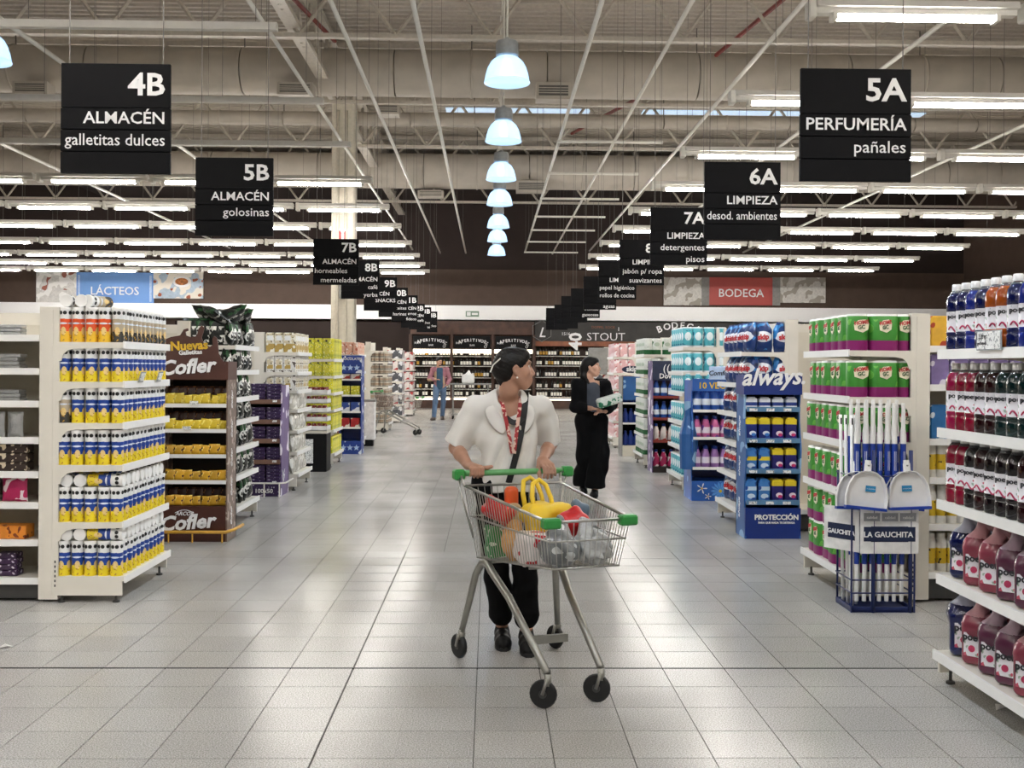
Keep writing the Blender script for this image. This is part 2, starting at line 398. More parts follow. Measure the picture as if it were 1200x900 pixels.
def diffuser(px0, px1, py0, py1, y, lab):
    a = at(px0, py0, y); b = at(px1, py1, y); t = thing('air_diffuser', lab, 'air vent', ((a.x + b.x) / 2, y, b.z), group='duct vents')
    w = (b.x - a.x) / 2; h = a.z - b.z
    MB().box(-w, w, -.2, .2, 0, h).box(-w * .8, w * .8, -.05, .3, h, h + .04).build('vent_box', MATS['duct'], t)
    MB().box(-w * .85, w * .85, -.21, -.2, h * .2, h * .8).build('grille', MATS['grille'], t)
    sl = MB().box(-w * .85, w * .85, -.22, -.21, -.008, .008).mesh('slat', MATS['duct'])
    for k in range(3): ob('slat', sl, t, (0, 0, h * (.35 + .15 * k)))
diffuser(20, 60, 98, 113, 20.9, 'grey vent box under the duct at far left'); diffuser(327, 368, 99, 114, 20.9, 'grey vent box under the duct above the 5B sign')
diffuser(628, 668, 99, 119, 20.9, 'grey vent box under the duct right of the bell lamps'); diffuser(605, 640, 213, 226, 30.4, 'small vent box under the second duct near the bell lamps')
diffuser(443, 468, 124, 136, 23, 'small white box hanging left of the second bell lamp'); diffuser(490, 520, 224, 232, 31, 'small white box hanging below the second duct')

# column
c0 = at(401, 400, 22.5)
t = thing('column', 'cream square roof column rising behind the yellow package endcap', 'column', (c0.x, 22.7, 0))
MB().bbox(-.24, .24, -.22, .22, 0, 7.0, .03).build('shaft', MATS['column'], t)
MB().tube([(-.1, -.26, 0), (-.1, -.26, 6.8)], .03, 8).tube([(.08, -.25, 0), (.08, -.25, 6.8)], .02, 8).build('pipe', MATS['column'], t, smooth=True)
MB().box(-.06, .06, -.3, -.24, 2.9, 3.3).build('junction_box', MATS['grey'], t)
s = MB().box(-.13, .13, -.235, -.225, 3.85, 4.35).build('warning_sticker', MATS['sign_white'], t)
MB().box(-.09, -.03, -.24, -.235, 3.95, 4.25).box(.03, .09, -.24, -.235, 3.95, 4.25).add([(-.1, -.24, 4.25), (-.02, -.24, 4.25), (-.06, -.24, 4.32), (.02, -.24, 4.25), (.1, -.24, 4.25), (.06, -.24, 4.32)], [(0, 1, 2), (3, 4, 5)]).build('red_arrow', MATS['red'], s)

# hanging rails running away from the camera
wire = MB().box(-.0028, .0028, -.0028, .0028, 0, 1).mesh('hanger_wire', MATS['wire'])
def hang(parent, x, y, z0, z1, name='hanger_wire'): o = ob(name, wire, parent, (x, y, z0)); o.scale = (1, 1, z1 - z0); return o
rails = [(-8.9, 8, 37), (-5.7, 8, 37), (-2.67, 8, 37), (-1.77, 8, 38), (-.87, 8, 38), (1.2, 8, 37.5), (2.18, 8, 38), (3.4, 8, 37), (5.2, 8, 37), (8.7, 8, 37)]
RN = ['leftmost', 'second from left', 'third from left, ending the left lamp rows', 'first left of', 'close on the left of', 'close on the right of', 'second right of', 'third right of, over the right lamp rows',
      'fourth right of', 'rightmost']
RL = ['leftmost of all', 'second from the left edge', 'above the ends of the left tube rows', 'second left of the bell lamps', 'nearest left of the bell lamps', 'nearest right of the bell lamps',
      'second right of the bell lamps', 'above the ends of the right tube rows', 'crossing over the right tube rows', 'rightmost of all']
for (x, y0, y1), lb in zip(rails, RL):
    t = thing('hanging_rail', 'long thin white rail running away from camera, ' + lb, 'rail', (x, y0, 5.5), group='long ceiling rails')
    MB().tube([(0, 0, 0), (0, y1 - y0, 0)], .03, 6).build('rail', MATS['rail'], t, smooth=True)
    for k in range(9):
        if k not in (4, 7): hang(t, 0, 1.5 + k * 3.05, .02, H - 5.5)
for n, yy in enumerate((18.8, 21.9, 25.2, 28.2, 31, 33.9, 37)):
    t = thing('cross_rail', 'thin white cross rail right of the bell lamps, %s from the camera' % ORD[n], 'rail', (2.1, yy, 5.44), group='short cross rails')
    MB().tube([(-.95, 0, 0), (.9, 0, 0)], .028, 6).build('rail', MATS['rail'], t)
    for x in (-.9, .85): hang(t, x, 0, 0, H - 5.44 if abs(yy - 21.5) > .5 and abs(yy - 31) > .5 else 1.2)

# fluorescent rows
mat('tube', '#ffffff', .3, emit='#fffaf4', es=TUBE); mat('tray', '#d9d6cf', .35, var=.02)
tray = MB().prism([(-.11, .06), (.11, .06), (.09, .12), (-.09, .12)], 0, 1.78).box(-.045, .045, 0, 1.78, .012, .06)
for v in range(len(tray.v)): x, y, z = tray.v[v]; tray.v[v] = (y, x, z)
tray = tray.mesh('tray', MATS['tray']); cap = MB().bbox(-.035, .035, -.075, .075, -.03, .13, .01).mesh('end_cap', MATS['white_metal'])
tub = MB().bbox(.19, 1.59, -.03, .03, -.036, .01, .012).mesh('tube', MATS['tube'], True)
tubh = MB().box(.15, .19, -.06, .06, -.04, .02).mesh('tube_holder', MATS['white_metal'])
def light_row(side, y, n, idx, z=4.6, lit=True, seen=True):
    for k in range(n):
        x = (2.83 + 1.9 * k) if side > 0 else (-2.02 - 1.9 * k - 1.78)
        if seen: lb = '%s tube lamp from the aisle, %s row from camera, %s side' % (ORD[k], ORD[idx], 'right' if side > 0 else 'left')
        else: lb = 'white fluorescent tube lamp added out of frame above and behind the camera'
        t = thing('fluorescent_light', lb, 'tube lamp', (x, y, z), group='fluorescent lamps ' + ('right' if side > 0 else 'left') if seen else 'added lamps out of frame')
        ob('tray', tray, t); ob('tube_holder', tubh, t); ob('tube_holder', tubh, t, (1.44, 0, 0)); ob('end_cap', cap, t, (-.03, 0, 0)); ob('tube', tub, t)
        if seen: hang(t, .9, .0, .12, 2.4 if abs(y - 21.5) < .6 else 2.3 if abs(y - 31) < .6 else H - z)
for i, y in enumerate((9.42, 12.5, 15.7, 18.6, 21.6, 24.4, 27.3, 30.5, 33.7)):
    light_row(1, y, min(5, max(2, math.ceil((.5 * y - 2.83) / 1.9))) if y < 26 else 5, i)
for i, y in enumerate((18.4, 21.5, 24.4, 27.7, 30.8, 33.4, 35.9)):
    light_row(-1, y, math.ceil((.46 * y - 2.0) / 1.9), i)
for y in (6.3, 3.2, 0, -3.2):  # unseen lit rows, added to brighten the front zone
    for s in (1, -1): light_row(s, y, 3, 0, seen=False)
for n, (y, z, x0, x1) in enumerate(((10.1, 4.62, -9, -2.0), (12.9, 4.62, -10, -2.0), (15.4, 4.62, -10, -2.0))):
    t = thing('lamp_trunking', 'empty white trunking bar crossing upper left, %s from camera' % ORD[n], 'rail', (0, y, z), group='empty trunking bars')
    MB().box(x0, x1, -.04, .04, 0, .07).build('trunking', MATS['tray'], t)
    for k in range(4): hang(t, x0 + .5 + k * 2.1, 0, .07, H - z)
# bell pendants
mat('bell', '#c5d6e4', .2, emit='#a4c6e8', es=.42, var=.02, trans=.35); mat('bulb', '#ffffff', .3, emit='#d6e8ff', es=14); mat('lamp_top', '#a9adae', .45)
BP = [(.25, .0), (.247, .03), (.236, .09), (.215, .16), (.18, .225), (.13, .27), (.1, .285)]
bell = MB().lathe(BP + [(r - .006, z) for r, z in BP[::-1]], 28).lathe([(.252, -.006), (.256, .0), (.252, .012), (.246, .006)], 28).mesh('bell_shade', MATS['bell'], True)
ltop = MB().lathe([(.1, .28), (.125, .3), (.125, .43), (.112, .455), (.05, .47), (.02, .5)], 20).mesh('lamp_housing', MATS['lamp_top'], 'auto')
blb = MB().lathe([(0, .06), (.03, .08), (.05, .12), (.04, .18), (.03, .25)], 12).mesh('bulb', MATS['bulb'], True)
def pendant(x, y, lb, power=True, z=4.64, group='bell lamps over the main aisle'):
    t = thing('bell_lamp', lb, 'pendant lamp', (x, y, z), group=group)
    ob('bell_shade', bell, t); ob('lamp_housing', ltop, t); ob('bulb', blb, t)
    MB().tube([(0, 0, .48), (0, 0, H - z)], .012, 5).build('hanger_rod', MATS['rail'], t)
    if power:
        l = bpy.data.lights.new('lamp', 'SPOT'); l.energy = BELL * 8; l.color = (.86, .93, 1); l.spot_size = 2.2; l.spot_blend = .5; l.shadow_soft_size = .2
        ob('lamp_glow', l, t, (0, 0, .05))
for n, y in enumerate((11.92, 15.03, 18.1, 20.9, 24.3, 27.0, 30.3)):
    pendant(.17, y, 'bluish glass bell lamp over the main aisle, %s from the camera' % ORD[n])
pendant(-5.25, 11.3, 'white bell lamp cut off by the left edge of the picture', group='bell lamps elsewhere')
for y in (8.9, 5.8, 2.8, -.3): pendant(.17, y, 'bell lamp added out of frame over the main aisle', group='added lamps out of frame')  # extra bell lamps added out of view to light the near aisle

# aisle signs
def sign(px0, px1, py0, y, code, lines, lab):
    """lines: four strips (align, bold, text)"""
    cx = (at(px0, py0, y).x + at(px1, py0, y).x) / 2; z = at((px0 + px1) / 2, py0, y).z; W = .35
    t = thing('aisle_sign', lab, 'sign', (cx, y, z), group='hanging aisle signs')
    ob('panel', PAN[0], t, (0, 0, 0)); lettering(code, .2, 'sign_white', t, (W - .035, -.014, -.2), bold=.022, align='RIGHT', sx=1.1)
    for k in range(3):
        ob('panel', PAN[1], t, (0, 0, -.288 - .142 * k))
        al, bd, tx = lines[k]
        if tx:
            o = lettering(tx, .108, 'sign_white', t, (W - .03 if al == 'R' else -W + .02, -.014, -.288 - .142 * k - .098), bold=.011 if bd else 0.002, align='RIGHT' if al == 'R' else 'LEFT', sx=1.06)
            wd = (max(v.co.x for v in o.data.vertices) - min(v.co.x for v in o.data.vertices))
            if wd > .64: o.scale.x = .64 / wd
    MB().box(-.34, .34, .002, .011, -.70, -.01).build('backing_plate', MATS['sign_black'], t)
    for x in (-.3, .3): hang(t, x, 0, 0, H - z - .02, 'cable')
PAN = [MB().bbox(-.35, .35, -.012, .012, -.285, 0, .003).mesh('panel', MATS['sign_black']), MB().bbox(-.352, .352, -.013, .013, -.138, 0, .003).mesh('panel', MATS['sign_black'])]
A_, _ = ('R', 1, 'ALMACÉN'), ('R', 0, '')
sign(74, 199, 75, 7.02, '4B', [A_, ('R', 0, 'galletitas dulces'), _], 'black hanging sign 4B ALMACÉN galletitas dulces at upper left')
sign(230, 320, 185, 9.83, '5B', [A_, ('R', 0, 'golosinas'), _], 'black hanging sign 5B ALMACÉN golosinas')
sign(367, 421, 280, 16.7, '7B', [A_, ('L', 0, 'horneables'), ('R', 0, 'mermeladas')], 'black hanging sign 7B ALMACÉN before the cream column')
sign(400, 445, 305, 19.9, '8B', [A_, ('R', 0, 'café'), ('R', 0, 'yerba')], 'black hanging sign 8B ALMACÉN café yerba')
sign(427, 465, 325, 23, '9B', [('L', 1, 'ALMACÉN'), ('R', 1, 'SNACKS'), _], 'black hanging sign 9B with SNACKS strip')
sign(444, 478, 337, 26, '10B', [A_, ('R', 0, 'aceites'), ('R', 0, 'harinas')], 'small distant hanging sign 10B ALMACÉN')
sign(459, 489.5, 346, 29, '11B', [A_, ('R', 0, 'arroz'), ('R', 0, 'fideos')], 'small distant hanging sign 11B ALMACÉN')
sign(470, 498, 356, 32, '12B', [A_, ('R', 0, 'café'), _], 'small distant hanging sign 12B ALMACÉN')
sign(480, 505, 360, 34.5, '13B', [_, ('R', 0, 'leches'), ('R', 0, 'té')], 'tiny distant hanging sign 13B')
sign(489, 512, 365, 37, '14B', [_, ('R', 0, 'leches'), _], 'farthest hanging sign on the left side, 14B')
L_ = ('R', 1, 'LIMPIEZA')
sign(937, 1068, 81, 6.75, '5A', [('R', 1, 'PERFUMERÍA'), ('R', 0, 'pañales'), _], 'black hanging sign 5A PERFUMERÍA pañales at upper right')
sign(825, 915, 190, 9.83, '6A', [L_, ('R', 0, 'desod. ambientes'), _], 'black hanging sign 6A LIMPIEZA desod. ambientes')
sign(762, 829, 243, 13.2, '7A', [L_, ('R', 0, 'detergentes'), ('R', 0, 'pisos')], 'black hanging sign 7A LIMPIEZA detergentes pisos')
sign(726, 778, 281, 16.8, '8A', [L_, ('R', 0, 'jabón p/ ropa'), ('R', 0, 'suavizantes')], 'black hanging sign 8A LIMPIEZA jabón p/ ropa suavizantes')
sign(701, 746, 306, 19.9, '9A', [L_, ('R', 0, 'papel higiénico'), ('R', 0, 'rollos de cocina')], 'black hanging sign 9A papel higiénico rollos de cocina')
sign(684, 722, 324, 23, '10A', [_, ('R', 0, ''), ('R', 0, 'aguas')], 'small hanging sign with aguas strip on the right side')
sign(669, 703, 338, 26, '11A', [_, ('R', 0, 'bebidas'), ('R', 0, 'gaseosas')], 'small hanging sign with bebidas and gaseosas strips')
sign(658, 688, 347, 29, '12A', [_, ('R', 0, ''), ('R', 0, '')], 'small distant blank black sign left of the gaseosas sign')
sign(650, 677, 357, 32, '13A', [_, _, _], 'tiny distant black sign before the L emblem wall')
sign(640, 665, 361, 35, '14A', [_, _, _], 'farthest black hanging sign on the right side')

# back wall posters and dressing
def poster(px0, px1, py0, py1, m, lab, text=None, tm='sign_white', ts=.42):
    a = at(px0, py0, 39.9); b = at(px1, py1, 39.9); t = thing('wall_sign', lab, 'wall sign', ((a.x + b.x) / 2, 39.9, b.z))
    w = (b.x - a.x) / 2
    MB().box(-w, w, -.04, .06, 0, a.z - b.z).build('board', m, t)
    if text: lettering(text, ts, tm, t, (0, -.06, (a.z - b.z) * .3), bold=.01)
    return t, w, a.z - b.z
mat('photo_a', '#dcdad6', .6, blotch=[('#9a5a4a', 2.2, .62, -9, 9), ('#f7f6f3', 3, .55, -9, 9)]); mat('photo_b', '#aebfce', .6, blotch=[('#e9e2d6', 2.5, .5, -9, 9), ('#9a4f30', 4, .66, -9, 9)])
mat('sky_blue', '#6f9fe0', .5, var=.03, scale=1); mat('bodega_red', '#b5463f', .5, var=.04, scale=1); mat('photo_c', '#d9d6d0', .6, blotch=[('#a8a196', 3, .55, -9, 9)])
t, w, h = poster(43, 90, 318, 357, MATS['photo_a'], 'pale milk and jar photo poster left of the LÁCTEOS panel')
t, w, h = poster(90, 180, 319, 357, MATS['sky_blue'], 'light blue wall panel reading LÁCTEOS', 'LÁCTEOS')
mat('pale_blue', '#b9d2f3', .5); MB().bbox(-w * .96, -w * .9, -.06, -.04, .1, h - .1, .01).bbox(w * .9, w * .96, -.06, -.04, .1, h - .1, .01).build('pale_edge', MATS['pale_blue'], t)
t, w, h = poster(180, 238, 318, 350, MATS['photo_b'], 'photo poster with a bowl of cereal right of LÁCTEOS')
m = MB().lathe([(.34, 0), (.3, -.05), (.001, -.05)], 20, M=TR(.15, -.05, h * .62, rx=PI / 2) @ Matrix.Scale(.6, 4, (0, 1, 0))); m.build('printed_bowl', MATS['sign_white'], t)
mat('cereal', '#b5713c', .7, var=.3, scale=12); MB().lathe([(.24, 0), (.001, -.02)], 16, M=TR(.15, -.11, h * .62, rx=PI / 2) @ Matrix.Scale(.55, 4, (0, 1, 0))).build('printed_cereal', MATS['cereal'], t)
poster(778, 822, 325, 358, MATS['photo_c'], 'pale photo poster with tray of glasses left of BODEGA panel')
poster(822, 831, 325, 358, MATS['grey'], 'narrow grey strip left of the BODEGA panel')
poster(831, 905, 325, 358, MATS['bodega_red'], 'red wall panel reading BODEGA', 'BODEGA')
poster(905, 914, 325, 358, MATS['grey'], 'narrow grey strip right of the BODEGA panel')
poster(914, 967, 325, 355, MATS['photo_c'], 'pale wine glass photo poster right of BODEGA panel')
mat('exit_green', '#7c9a86', .5); a = at(546, 371, 39.15); b_ = at(561, 364, 39.15)
ex = thing('emergency_sign', 'small grey green emergency sign on the white band', 'sign', ((a.x + b_.x) / 2, 39.17, a.z)); MB().box(-.24, .24, -.01, .02, 0, .2).build('board', MATS['exit_green'], ex)
MB().box(-.2, -.06, -.02, -.01, .03, .17).box(-.02, .2, -.02, -.01, .06, .14).build('pictogram', MATS['sign_white'], ex)

# wood fronted wine wall under the band
def wallbox(px0, px1, py0, py1, y0, y1, m, name='x'):
    a = at(px0, py0, y0); b = at(px1, py1, y0); return (a.x, b.x, y0, y1, b.z, a.z)
mb = MB(); X = wallbox(205, 480, 376, 480, 39.4, 40, 0); mb.box(*X[:4], 0, X[5])
tag(mb.build('wall_cabinet', MATS['wall_dark']), 'long dark brown wall cladding behind the left gondolas under the white band', 'wall panel')
sh = thing('wine_shelving', 'brown wooden wine wall with APERITIVOS header boards', 'shelving', (0, 39.2, 0))
a0 = at(481, 376, 38.9); a1 = at(626, 376, 38.9); X0_, X1_ = a0.x, a1.x
zt = at(550, 392, 38.9).z; zs = at(550, 408, 38.9).z
MB().box(X0_, X1_, .3, .8, 0, a0.z).build('back_panel', MATS['wood_dark'], sh); MB().box(X0_, X1_, -.3, .3, zt, a0.z).build('cornice', MATS['wood_dark'], sh)
MB().box(X0_, X1_, -.3, .3, 0, .32).build('plinth', MATS['wood_dark'], sh); mat('plinth_light', '#f6efe0', .4, emit='#fff1d8', es=1.2)
MB().box(X0_ + .1, X1_, -.32, -.3, .3, .38).build('plinth_lamp', MATS['plinth_light'], sh); MB().box(X0_ + .1, X1_, -.3, -.2, zs - .18, zs - .04).build('header_lamp', MATS['plinth_light'], sh)
for k in range(4): x = X0_ + (X1_ - X0_) * k / 3; MB().box(x - .05, x + .05, -.32, .3, 0, zt).build('divider', MATS['wood_dark'], sh)
for k in range(3):
    x = X0_ + (X1_ - X0_) * (k + .5) / 3; w = (X1_ - X0_) / 6 - .1
    bd = MB().box(-w, w, -.02, .02, zs, zt - .05).build('header_board', MATS['black'], sh, (x, -.3, 0))
    for i, chh in enumerate('APERITIVOS'):
        q = (i - 4.5) * .098; lettering(chh, .15, 'sign_white', bd, (q, -.03, zs + .24 - q * q * .3), tilt=-q * .6, bold=.03)
    lettering('BAR', .1, 'sign_white', bd, (0, -.03, zs + .07)); lettering('GIN', .14, 'sign_white', bd, (w - .1, -.03, zs + .1), tilt=1.2); lettering('RON', .1, 'sign_white', bd, (-w + .16, -.03, zs + .15))
wl = thing('bodega_mural', 'dark grey mural wall with BODEGA, 40 and STOUT lettering above wine shelves', 'mural', (0, 39.2, 0))
b0 = at(623, 377, 38.9); b0.x = X1_ + .03; b1 = at(950, 377, 38.9); zl = at(700, 400, 38.9).z; zw = at(700, 406, 38.9).z
mat('mural_grey', '#3a3836', .7, var=.1, scale=3); MB().box(b0.x, b1.x, -.3, .8, zl, b0.z).build('mural_board', MATS['mural_grey'], wl)
MB().box(b0.x, b1.x, -.25, .8, zw, zl).build('wood_fascia', MATS['wood_orange'], wl); MB().box(b0.x, b1.x, .5, .8, 0, zw).build('back_panel', MATS['wood_dark'], wl)
MB().box(b0.x, b1.x, -.3, .5, 0, .3).build('plinth', MATS['wood_dark'], wl); MB().box(b0.x, b1.x, -.32, -.3, .3, .36).build('plinth_lamp', MATS['plinth_light'], wl)
for s_, px, py, sz, kw in (('L', 635, 395, .5, dict(shear=.3, bold=.01)), ('40', 681, 400, .62, dict(bold=.03)), ('STOUT', 710, 399, .4, dict(bold=-.005, sx=1.1)), ('DOPPEL BOCK', 707, 385, .13, {}), ('1516', 663, 393, .16, {}), ('1', 725, 388, .2, {}), ('GIN', 935, 386, .3, {})):
    p = at(px, py, 38.88)
    lettering(s_, sz, 'sign_white' if s_ != 'DOPPEL BOCK' else 'wood_orange', wl, (p.x, -.33, p.z), tilt=PI / 2 if s_ == '40' else 0, **kw)
hx = at(635, 388, 38.88); MB().tube([(hx.x + .38 * math.cos(q * PI / 3 + .52), -.33, hx.z + .38 * math.sin(q * PI / 3 + .52)) for q in range(6)], .015, 4, closed=True).build('emblem_outline', MATS['grey'], wl)
for i, chh in enumerate('BODEGA'):
    q = (i - 2.5) * .26; p = at(795, 394, 38.88); lettering(chh, .34, 'sign_white', wl, (p.x + q, -.33, p.z + .28 - q * q * .32), tilt=-q * .62, bold=.02)
# wine bottles: 300 individual, in rows
mat('wine_glass', '#15110e', .2); mat('wine_label', '#fbf7ee', .6, var=.03); mat('wine_label_b', '#c99a3d', .6); mat('shelf_edge', '#e2dcd2', .5)
def wine_me(lm, col='wine_glass'):
    return MB().lathe([(.001, 0), (.045, 0), (.045, .05), (.045, .17), (.045, .2), (.016, .26), (.015, .33), (.001, .33)], 7, mis=[0, 0, 1, 0, 0, 0, 0]).mesh('wine_bottle', [MATS[col], MATS[lm]], True)
mat('wine_white', '#a89f72', .25); mat('wine_green', '#223322', .2)
WM = [wine_me('wine_label')] * 5 + [wine_me('wine_label_b'), wine_me('wine_label', 'wine_green'), wine_me('wine_glass'), wine_me('wine_glass')]
rest = MB(); cnt = 0
for nm, par, xa, xb, ys, pxs in (('left', sh, X0_ + .1, X1_ - .1, 38.95, 0), ('right', wl, b0.x + .05, b1.x - .1, 38.95, 0)):
    for r_, py in enumerate((470, 457, 443.5, 430, 418.5)):
        z = at(550, py + (-2 if nm == 'right' else -1), 38.95).z
        z = max(z, .42)
        MB().box(xa, xb, -.25, .3, z - .022, z).build('shelf', MATS['shelf_edge'], par)
        n = int((xb - xa) / .105)
        for k in range(n):
            x = xa + .06 + k * .105
            if R.random() < .04: continue
            me = R.choice(WM)
            if cnt < 300 and (nm == 'left' or x < at(695, 400, 38.95).x) and k % 1 == 0:
                cnt += 1
                tag(ob('wine_bottle', me, None, (x, ys + .1, z)), 'distant wine bottle in the %s row of the %s wine wall' % (['lowest', 'second lowest', 'middle', 'second highest', 'top'][r_], nm), 'bottle', 'wine bottles %s wall row %d' % (nm, r_ + 1))
            else:
                v = [tuple(q.co) for q in me.vertices]; rest.add([(p[0] + x, p[1] + ys + .1, p[2] + z + .001) for p in v], [tuple(f.vertices) for f in me.polygons], [f.material_index for f in me.polygons])
tag(rest.build('wine_bottles_beyond', [MATS['wine_glass'], MATS['wine_label']], smooth=True), 'rest of the distant wine bottles filling the wine walls', 'bottles', None, 'stuff')
# ---------------------------------------------------------------- gondola ends and runs
mat('shelf_white', '#e4dfd3', .35, var=.03, scale=4); mat('strip_white', '#f4f3f0', .3, var=.01); mat('foot_metal', '#3b3a38', .4); mat('holder', '#dfe6ea', .15, trans=.5)
mat('price_paper', '#f1f2f0', .5, blotch=[('#8d9092', 90, .58, -9, 9)])
XI, XO = 2.71, 2.31                       # inner (post) and outer (aisle) planes of an endcap, mirrored by side
def endcap(side, y0, y1, zs, top, lab, skip_post=False, base=True, xi=XI, xo=XO, panel='shelf_white'):
    """zs: shelf heights from the base up. Local frame: x grows away from the main aisle"""
    t = thing('gondola_end', lab, 'shelf rack', (side * xo, y0, 0)); S = side; D = xi - xo; Lg = y1 - y0
    bx = lambda m, a, b, *r: m.box(min(S * a, S * b), max(S * a, S * b), *r)
    for y in (0, Lg - .05):
        m = MB(); bx(m, D, D + .12, y, y + .05, .02, top); bx(m, D + .035, D + .085, y - .004, y, .05, top - .02)
        m.build('post', MATS['shelf_white'], t)
        sl = MB()
        for k in range(6): bx(sl, D + .01, D + .018, y - .006, y - .004, .1 + k * .03, .115 + k * .03)
        sl.build('post_slots', MATS['foot_metal'], t, kind='stuff')
    m = MB(); bx(m, D, D + .03, .02, Lg - .02, .05, top - .02); m.build('back_panel', MATS[panel], t)
    for i, z in enumerate(zs):
        d0 = 0 if i else -.015
        m = MB(); bx(m, d0, D, 0, Lg, z - .03, z); sh_ = m.build('shelf', MATS['shelf_white'], t)
        m = MB(); bx(m, d0 - .012, d0, 0, Lg, z - .04, z + .006); m.build('price_strip', MATS['strip_white'], sh_)
        if i:   # curved bracket under both ends
            P = [(S * D, z - .03), (S * 0, z - .03), (S * .02, z - .045)] + [(S * (D - .012 - (D - .08) * math.sin(q)), z - .055 - .09 * (1 - math.cos(q))) for q in [PI / 2 - k * PI / 12 for k in range(7)]] + [(S * D, z - .17)]
            P = [(S * D, z - .03), (0, z - .03), (S * .01, z - .036), (S * (D - .1), z - .042), (S * (D - .055), z - .052), (S * (D - .025), z - .08), (S * (D - .014), z - .12), (S * D, z - .12)]
            for y in (0, Lg - .008): MB().prism(P, y, y + .008).build('bracket', MATS['shelf_white'], t)
    zb = zs[0] - .03
    if base:
        for y in (0, Lg - .02): m = MB(); bx(m, 0, D, y, y + .02, .045, zb); m.build('base_panel', MATS['shelf_white'], t)
        for y in (.02, Lg - .05):
            for x in (.04, D - .02): MB().lathe([(.022, 0), (.022, .012), (.008, .016), (.008, .06)], 8, M=TR(S * x, y, 0)).build('foot', MATS['foot_metal'], t, smooth='auto')
    return t
def run(side, y0, y1, zs, top, lab, x1=9.0, cut=None, back_only=False):
    """the gondola proper, leading away sideways from the posts"""
    x0 = XI + .12; yc = (y0 + y1) / 2; t = thing('gondola_run', lab, 'shelf rack', (side * x0, yc, 0)); Lg = x1 - x0; h = (y1 - y0) / 2 - .02
    bx = lambda m, a, b, *r: m.box(min(side * a, side * b), max(side * a, side * b), *r)
    m = MB(); bx(m, 0, Lg, -.03, .03, .05, top - .03); m.build('back_panel', MATS['cream'], t)
    m = MB(); bx(m, 0, Lg, -.035, .035, top - .1, top - .02); m.build('top_rail', MATS['shelf_white'], t)
    for fy in (-1, 1):
        for z in zs:
            if back_only and z > .3: continue
            m = MB(); bx(m, 0.005, Lg, min(fy * .03, fy * h), max(fy * .03, fy * h), z - .03, z); s_ = m.build('shelf', MATS['shelf_white'], t)
            m = MB(); bx(m, 0.005, Lg, min(fy * h, fy * (h + .012)), max(fy * h, fy * (h + .012)), z - .038, z + .004); m.build('price_strip', MATS['strip_white'], s_)
        m = MB(); bx(m, .005, Lg, min(fy * (h - .04), fy * (h - .02)), max(fy * (h - .04), fy * (h - .02)), .02, zs[0] - .03); m.build('kick_plate', MATS['foot_metal'], t)
    return t
def price_card(side, x, y, z, lab, w=.09, h=.07):
    t = thing('price_holder', lab, 'price holder', (side * x, y, z), group='clear price holders')
    m = MB().box(-.003, .003, -w / 2, w / 2, 0, h).build('clear_pocket', MATS['holder'], t); m.rotation_euler = (0, side * -.3, 0)
    m = MB().box(-.0045 * side - .001, -.0045 * side + .001, -w * .42, w * .42, h * .12, h * .88).build('price_card', MATS['price_paper'], t); m.rotation_euler = (0, side * -.3, 0)

ZL = [.165, .505, .865, 1.13, 1.39, 1.64]
endcap(-1, 6.84, 7.80, ZL, 1.86, 'cream shelf rack end full of crisp cans, left foreground')
ZR1 = [.39, .625, .82, 1.035, 1.265, 1.47, 1.68]
run(-1, 6.84, 7.80, [.15] + ZR1, 1.86, 'cream shelf run with chocolate packs at the left picture edge', x1=5.2)
endcap(-1, 9.82, 10.8, [.2, .48, .74, .99, 1.2, 1.45, 1.68], 1.9, 'shelf rack end with black snack bags behind the brown display')
run(-1, 9.82, 10.8, [.2, .6, 1.0, 1.4, 1.7], 1.9, 'shelf run behind the crisp can rack, second row left', x1=8, back_only=True)
endcap(-1, 13.0, 13.98, [.2, .46, .72, .97, 1.2, 1.42, 1.66], 1.9, 'shelf rack end with white bags and tall cartons, third row left')
run(-1, 13.0, 13.98, [.2, .6, 1.0, 1.4, 1.7], 1.9, 'shelf run of the third row on the left', x1=8, back_only=True)
endcap(-1, 16.0, 16.98, [.2, .55, .85, 1.1, 1.35, 1.6, 1.85][:6], 1.9, 'shelf rack end stacked with yellow packages, fourth row left')
run(-1, 16.0, 16.98, [.2, .6, 1.0, 1.4, 1.7], 1.9, 'shelf run of the fourth row on the left', x1=8, back_only=True)
endcap(-1, 19.1, 20.1, [.2, .5, .8, 1.1, 1.4, 1.7], 1.95, 'shelf rack end behind the dark blue display, fifth row left')
run(-1, 19.1, 20.1, [.2, .6, 1.0, 1.4, 1.7], 1.9, 'shelf run of the fifth row on the left', x1=8, back_only=True)
endcap(-1, 24.6, 25.6, [.2, .48, .76, 1.04, 1.32, 1.6, 1.85], 2.05, 'shelf rack end with small cans beside the parked trolley')
run(-1, 24.6, 25.6, [.2, .6, 1.0, 1.4, 1.7], 2.0, 'shelf run of the sixth row on the left', x1=9, back_only=True)
endcap(-1, 28.6, 29.6, [.2, .5, .8, 1.1, 1.4, 1.7], 2.0, 'shelf rack end with dark and white packs, seventh row left')
endcap(-1, 32.6, 33.6, [.2, .5, .8, 1.1, 1.4, 1.7], 2.05, 'farthest shelf rack end on the left with red and white packs')
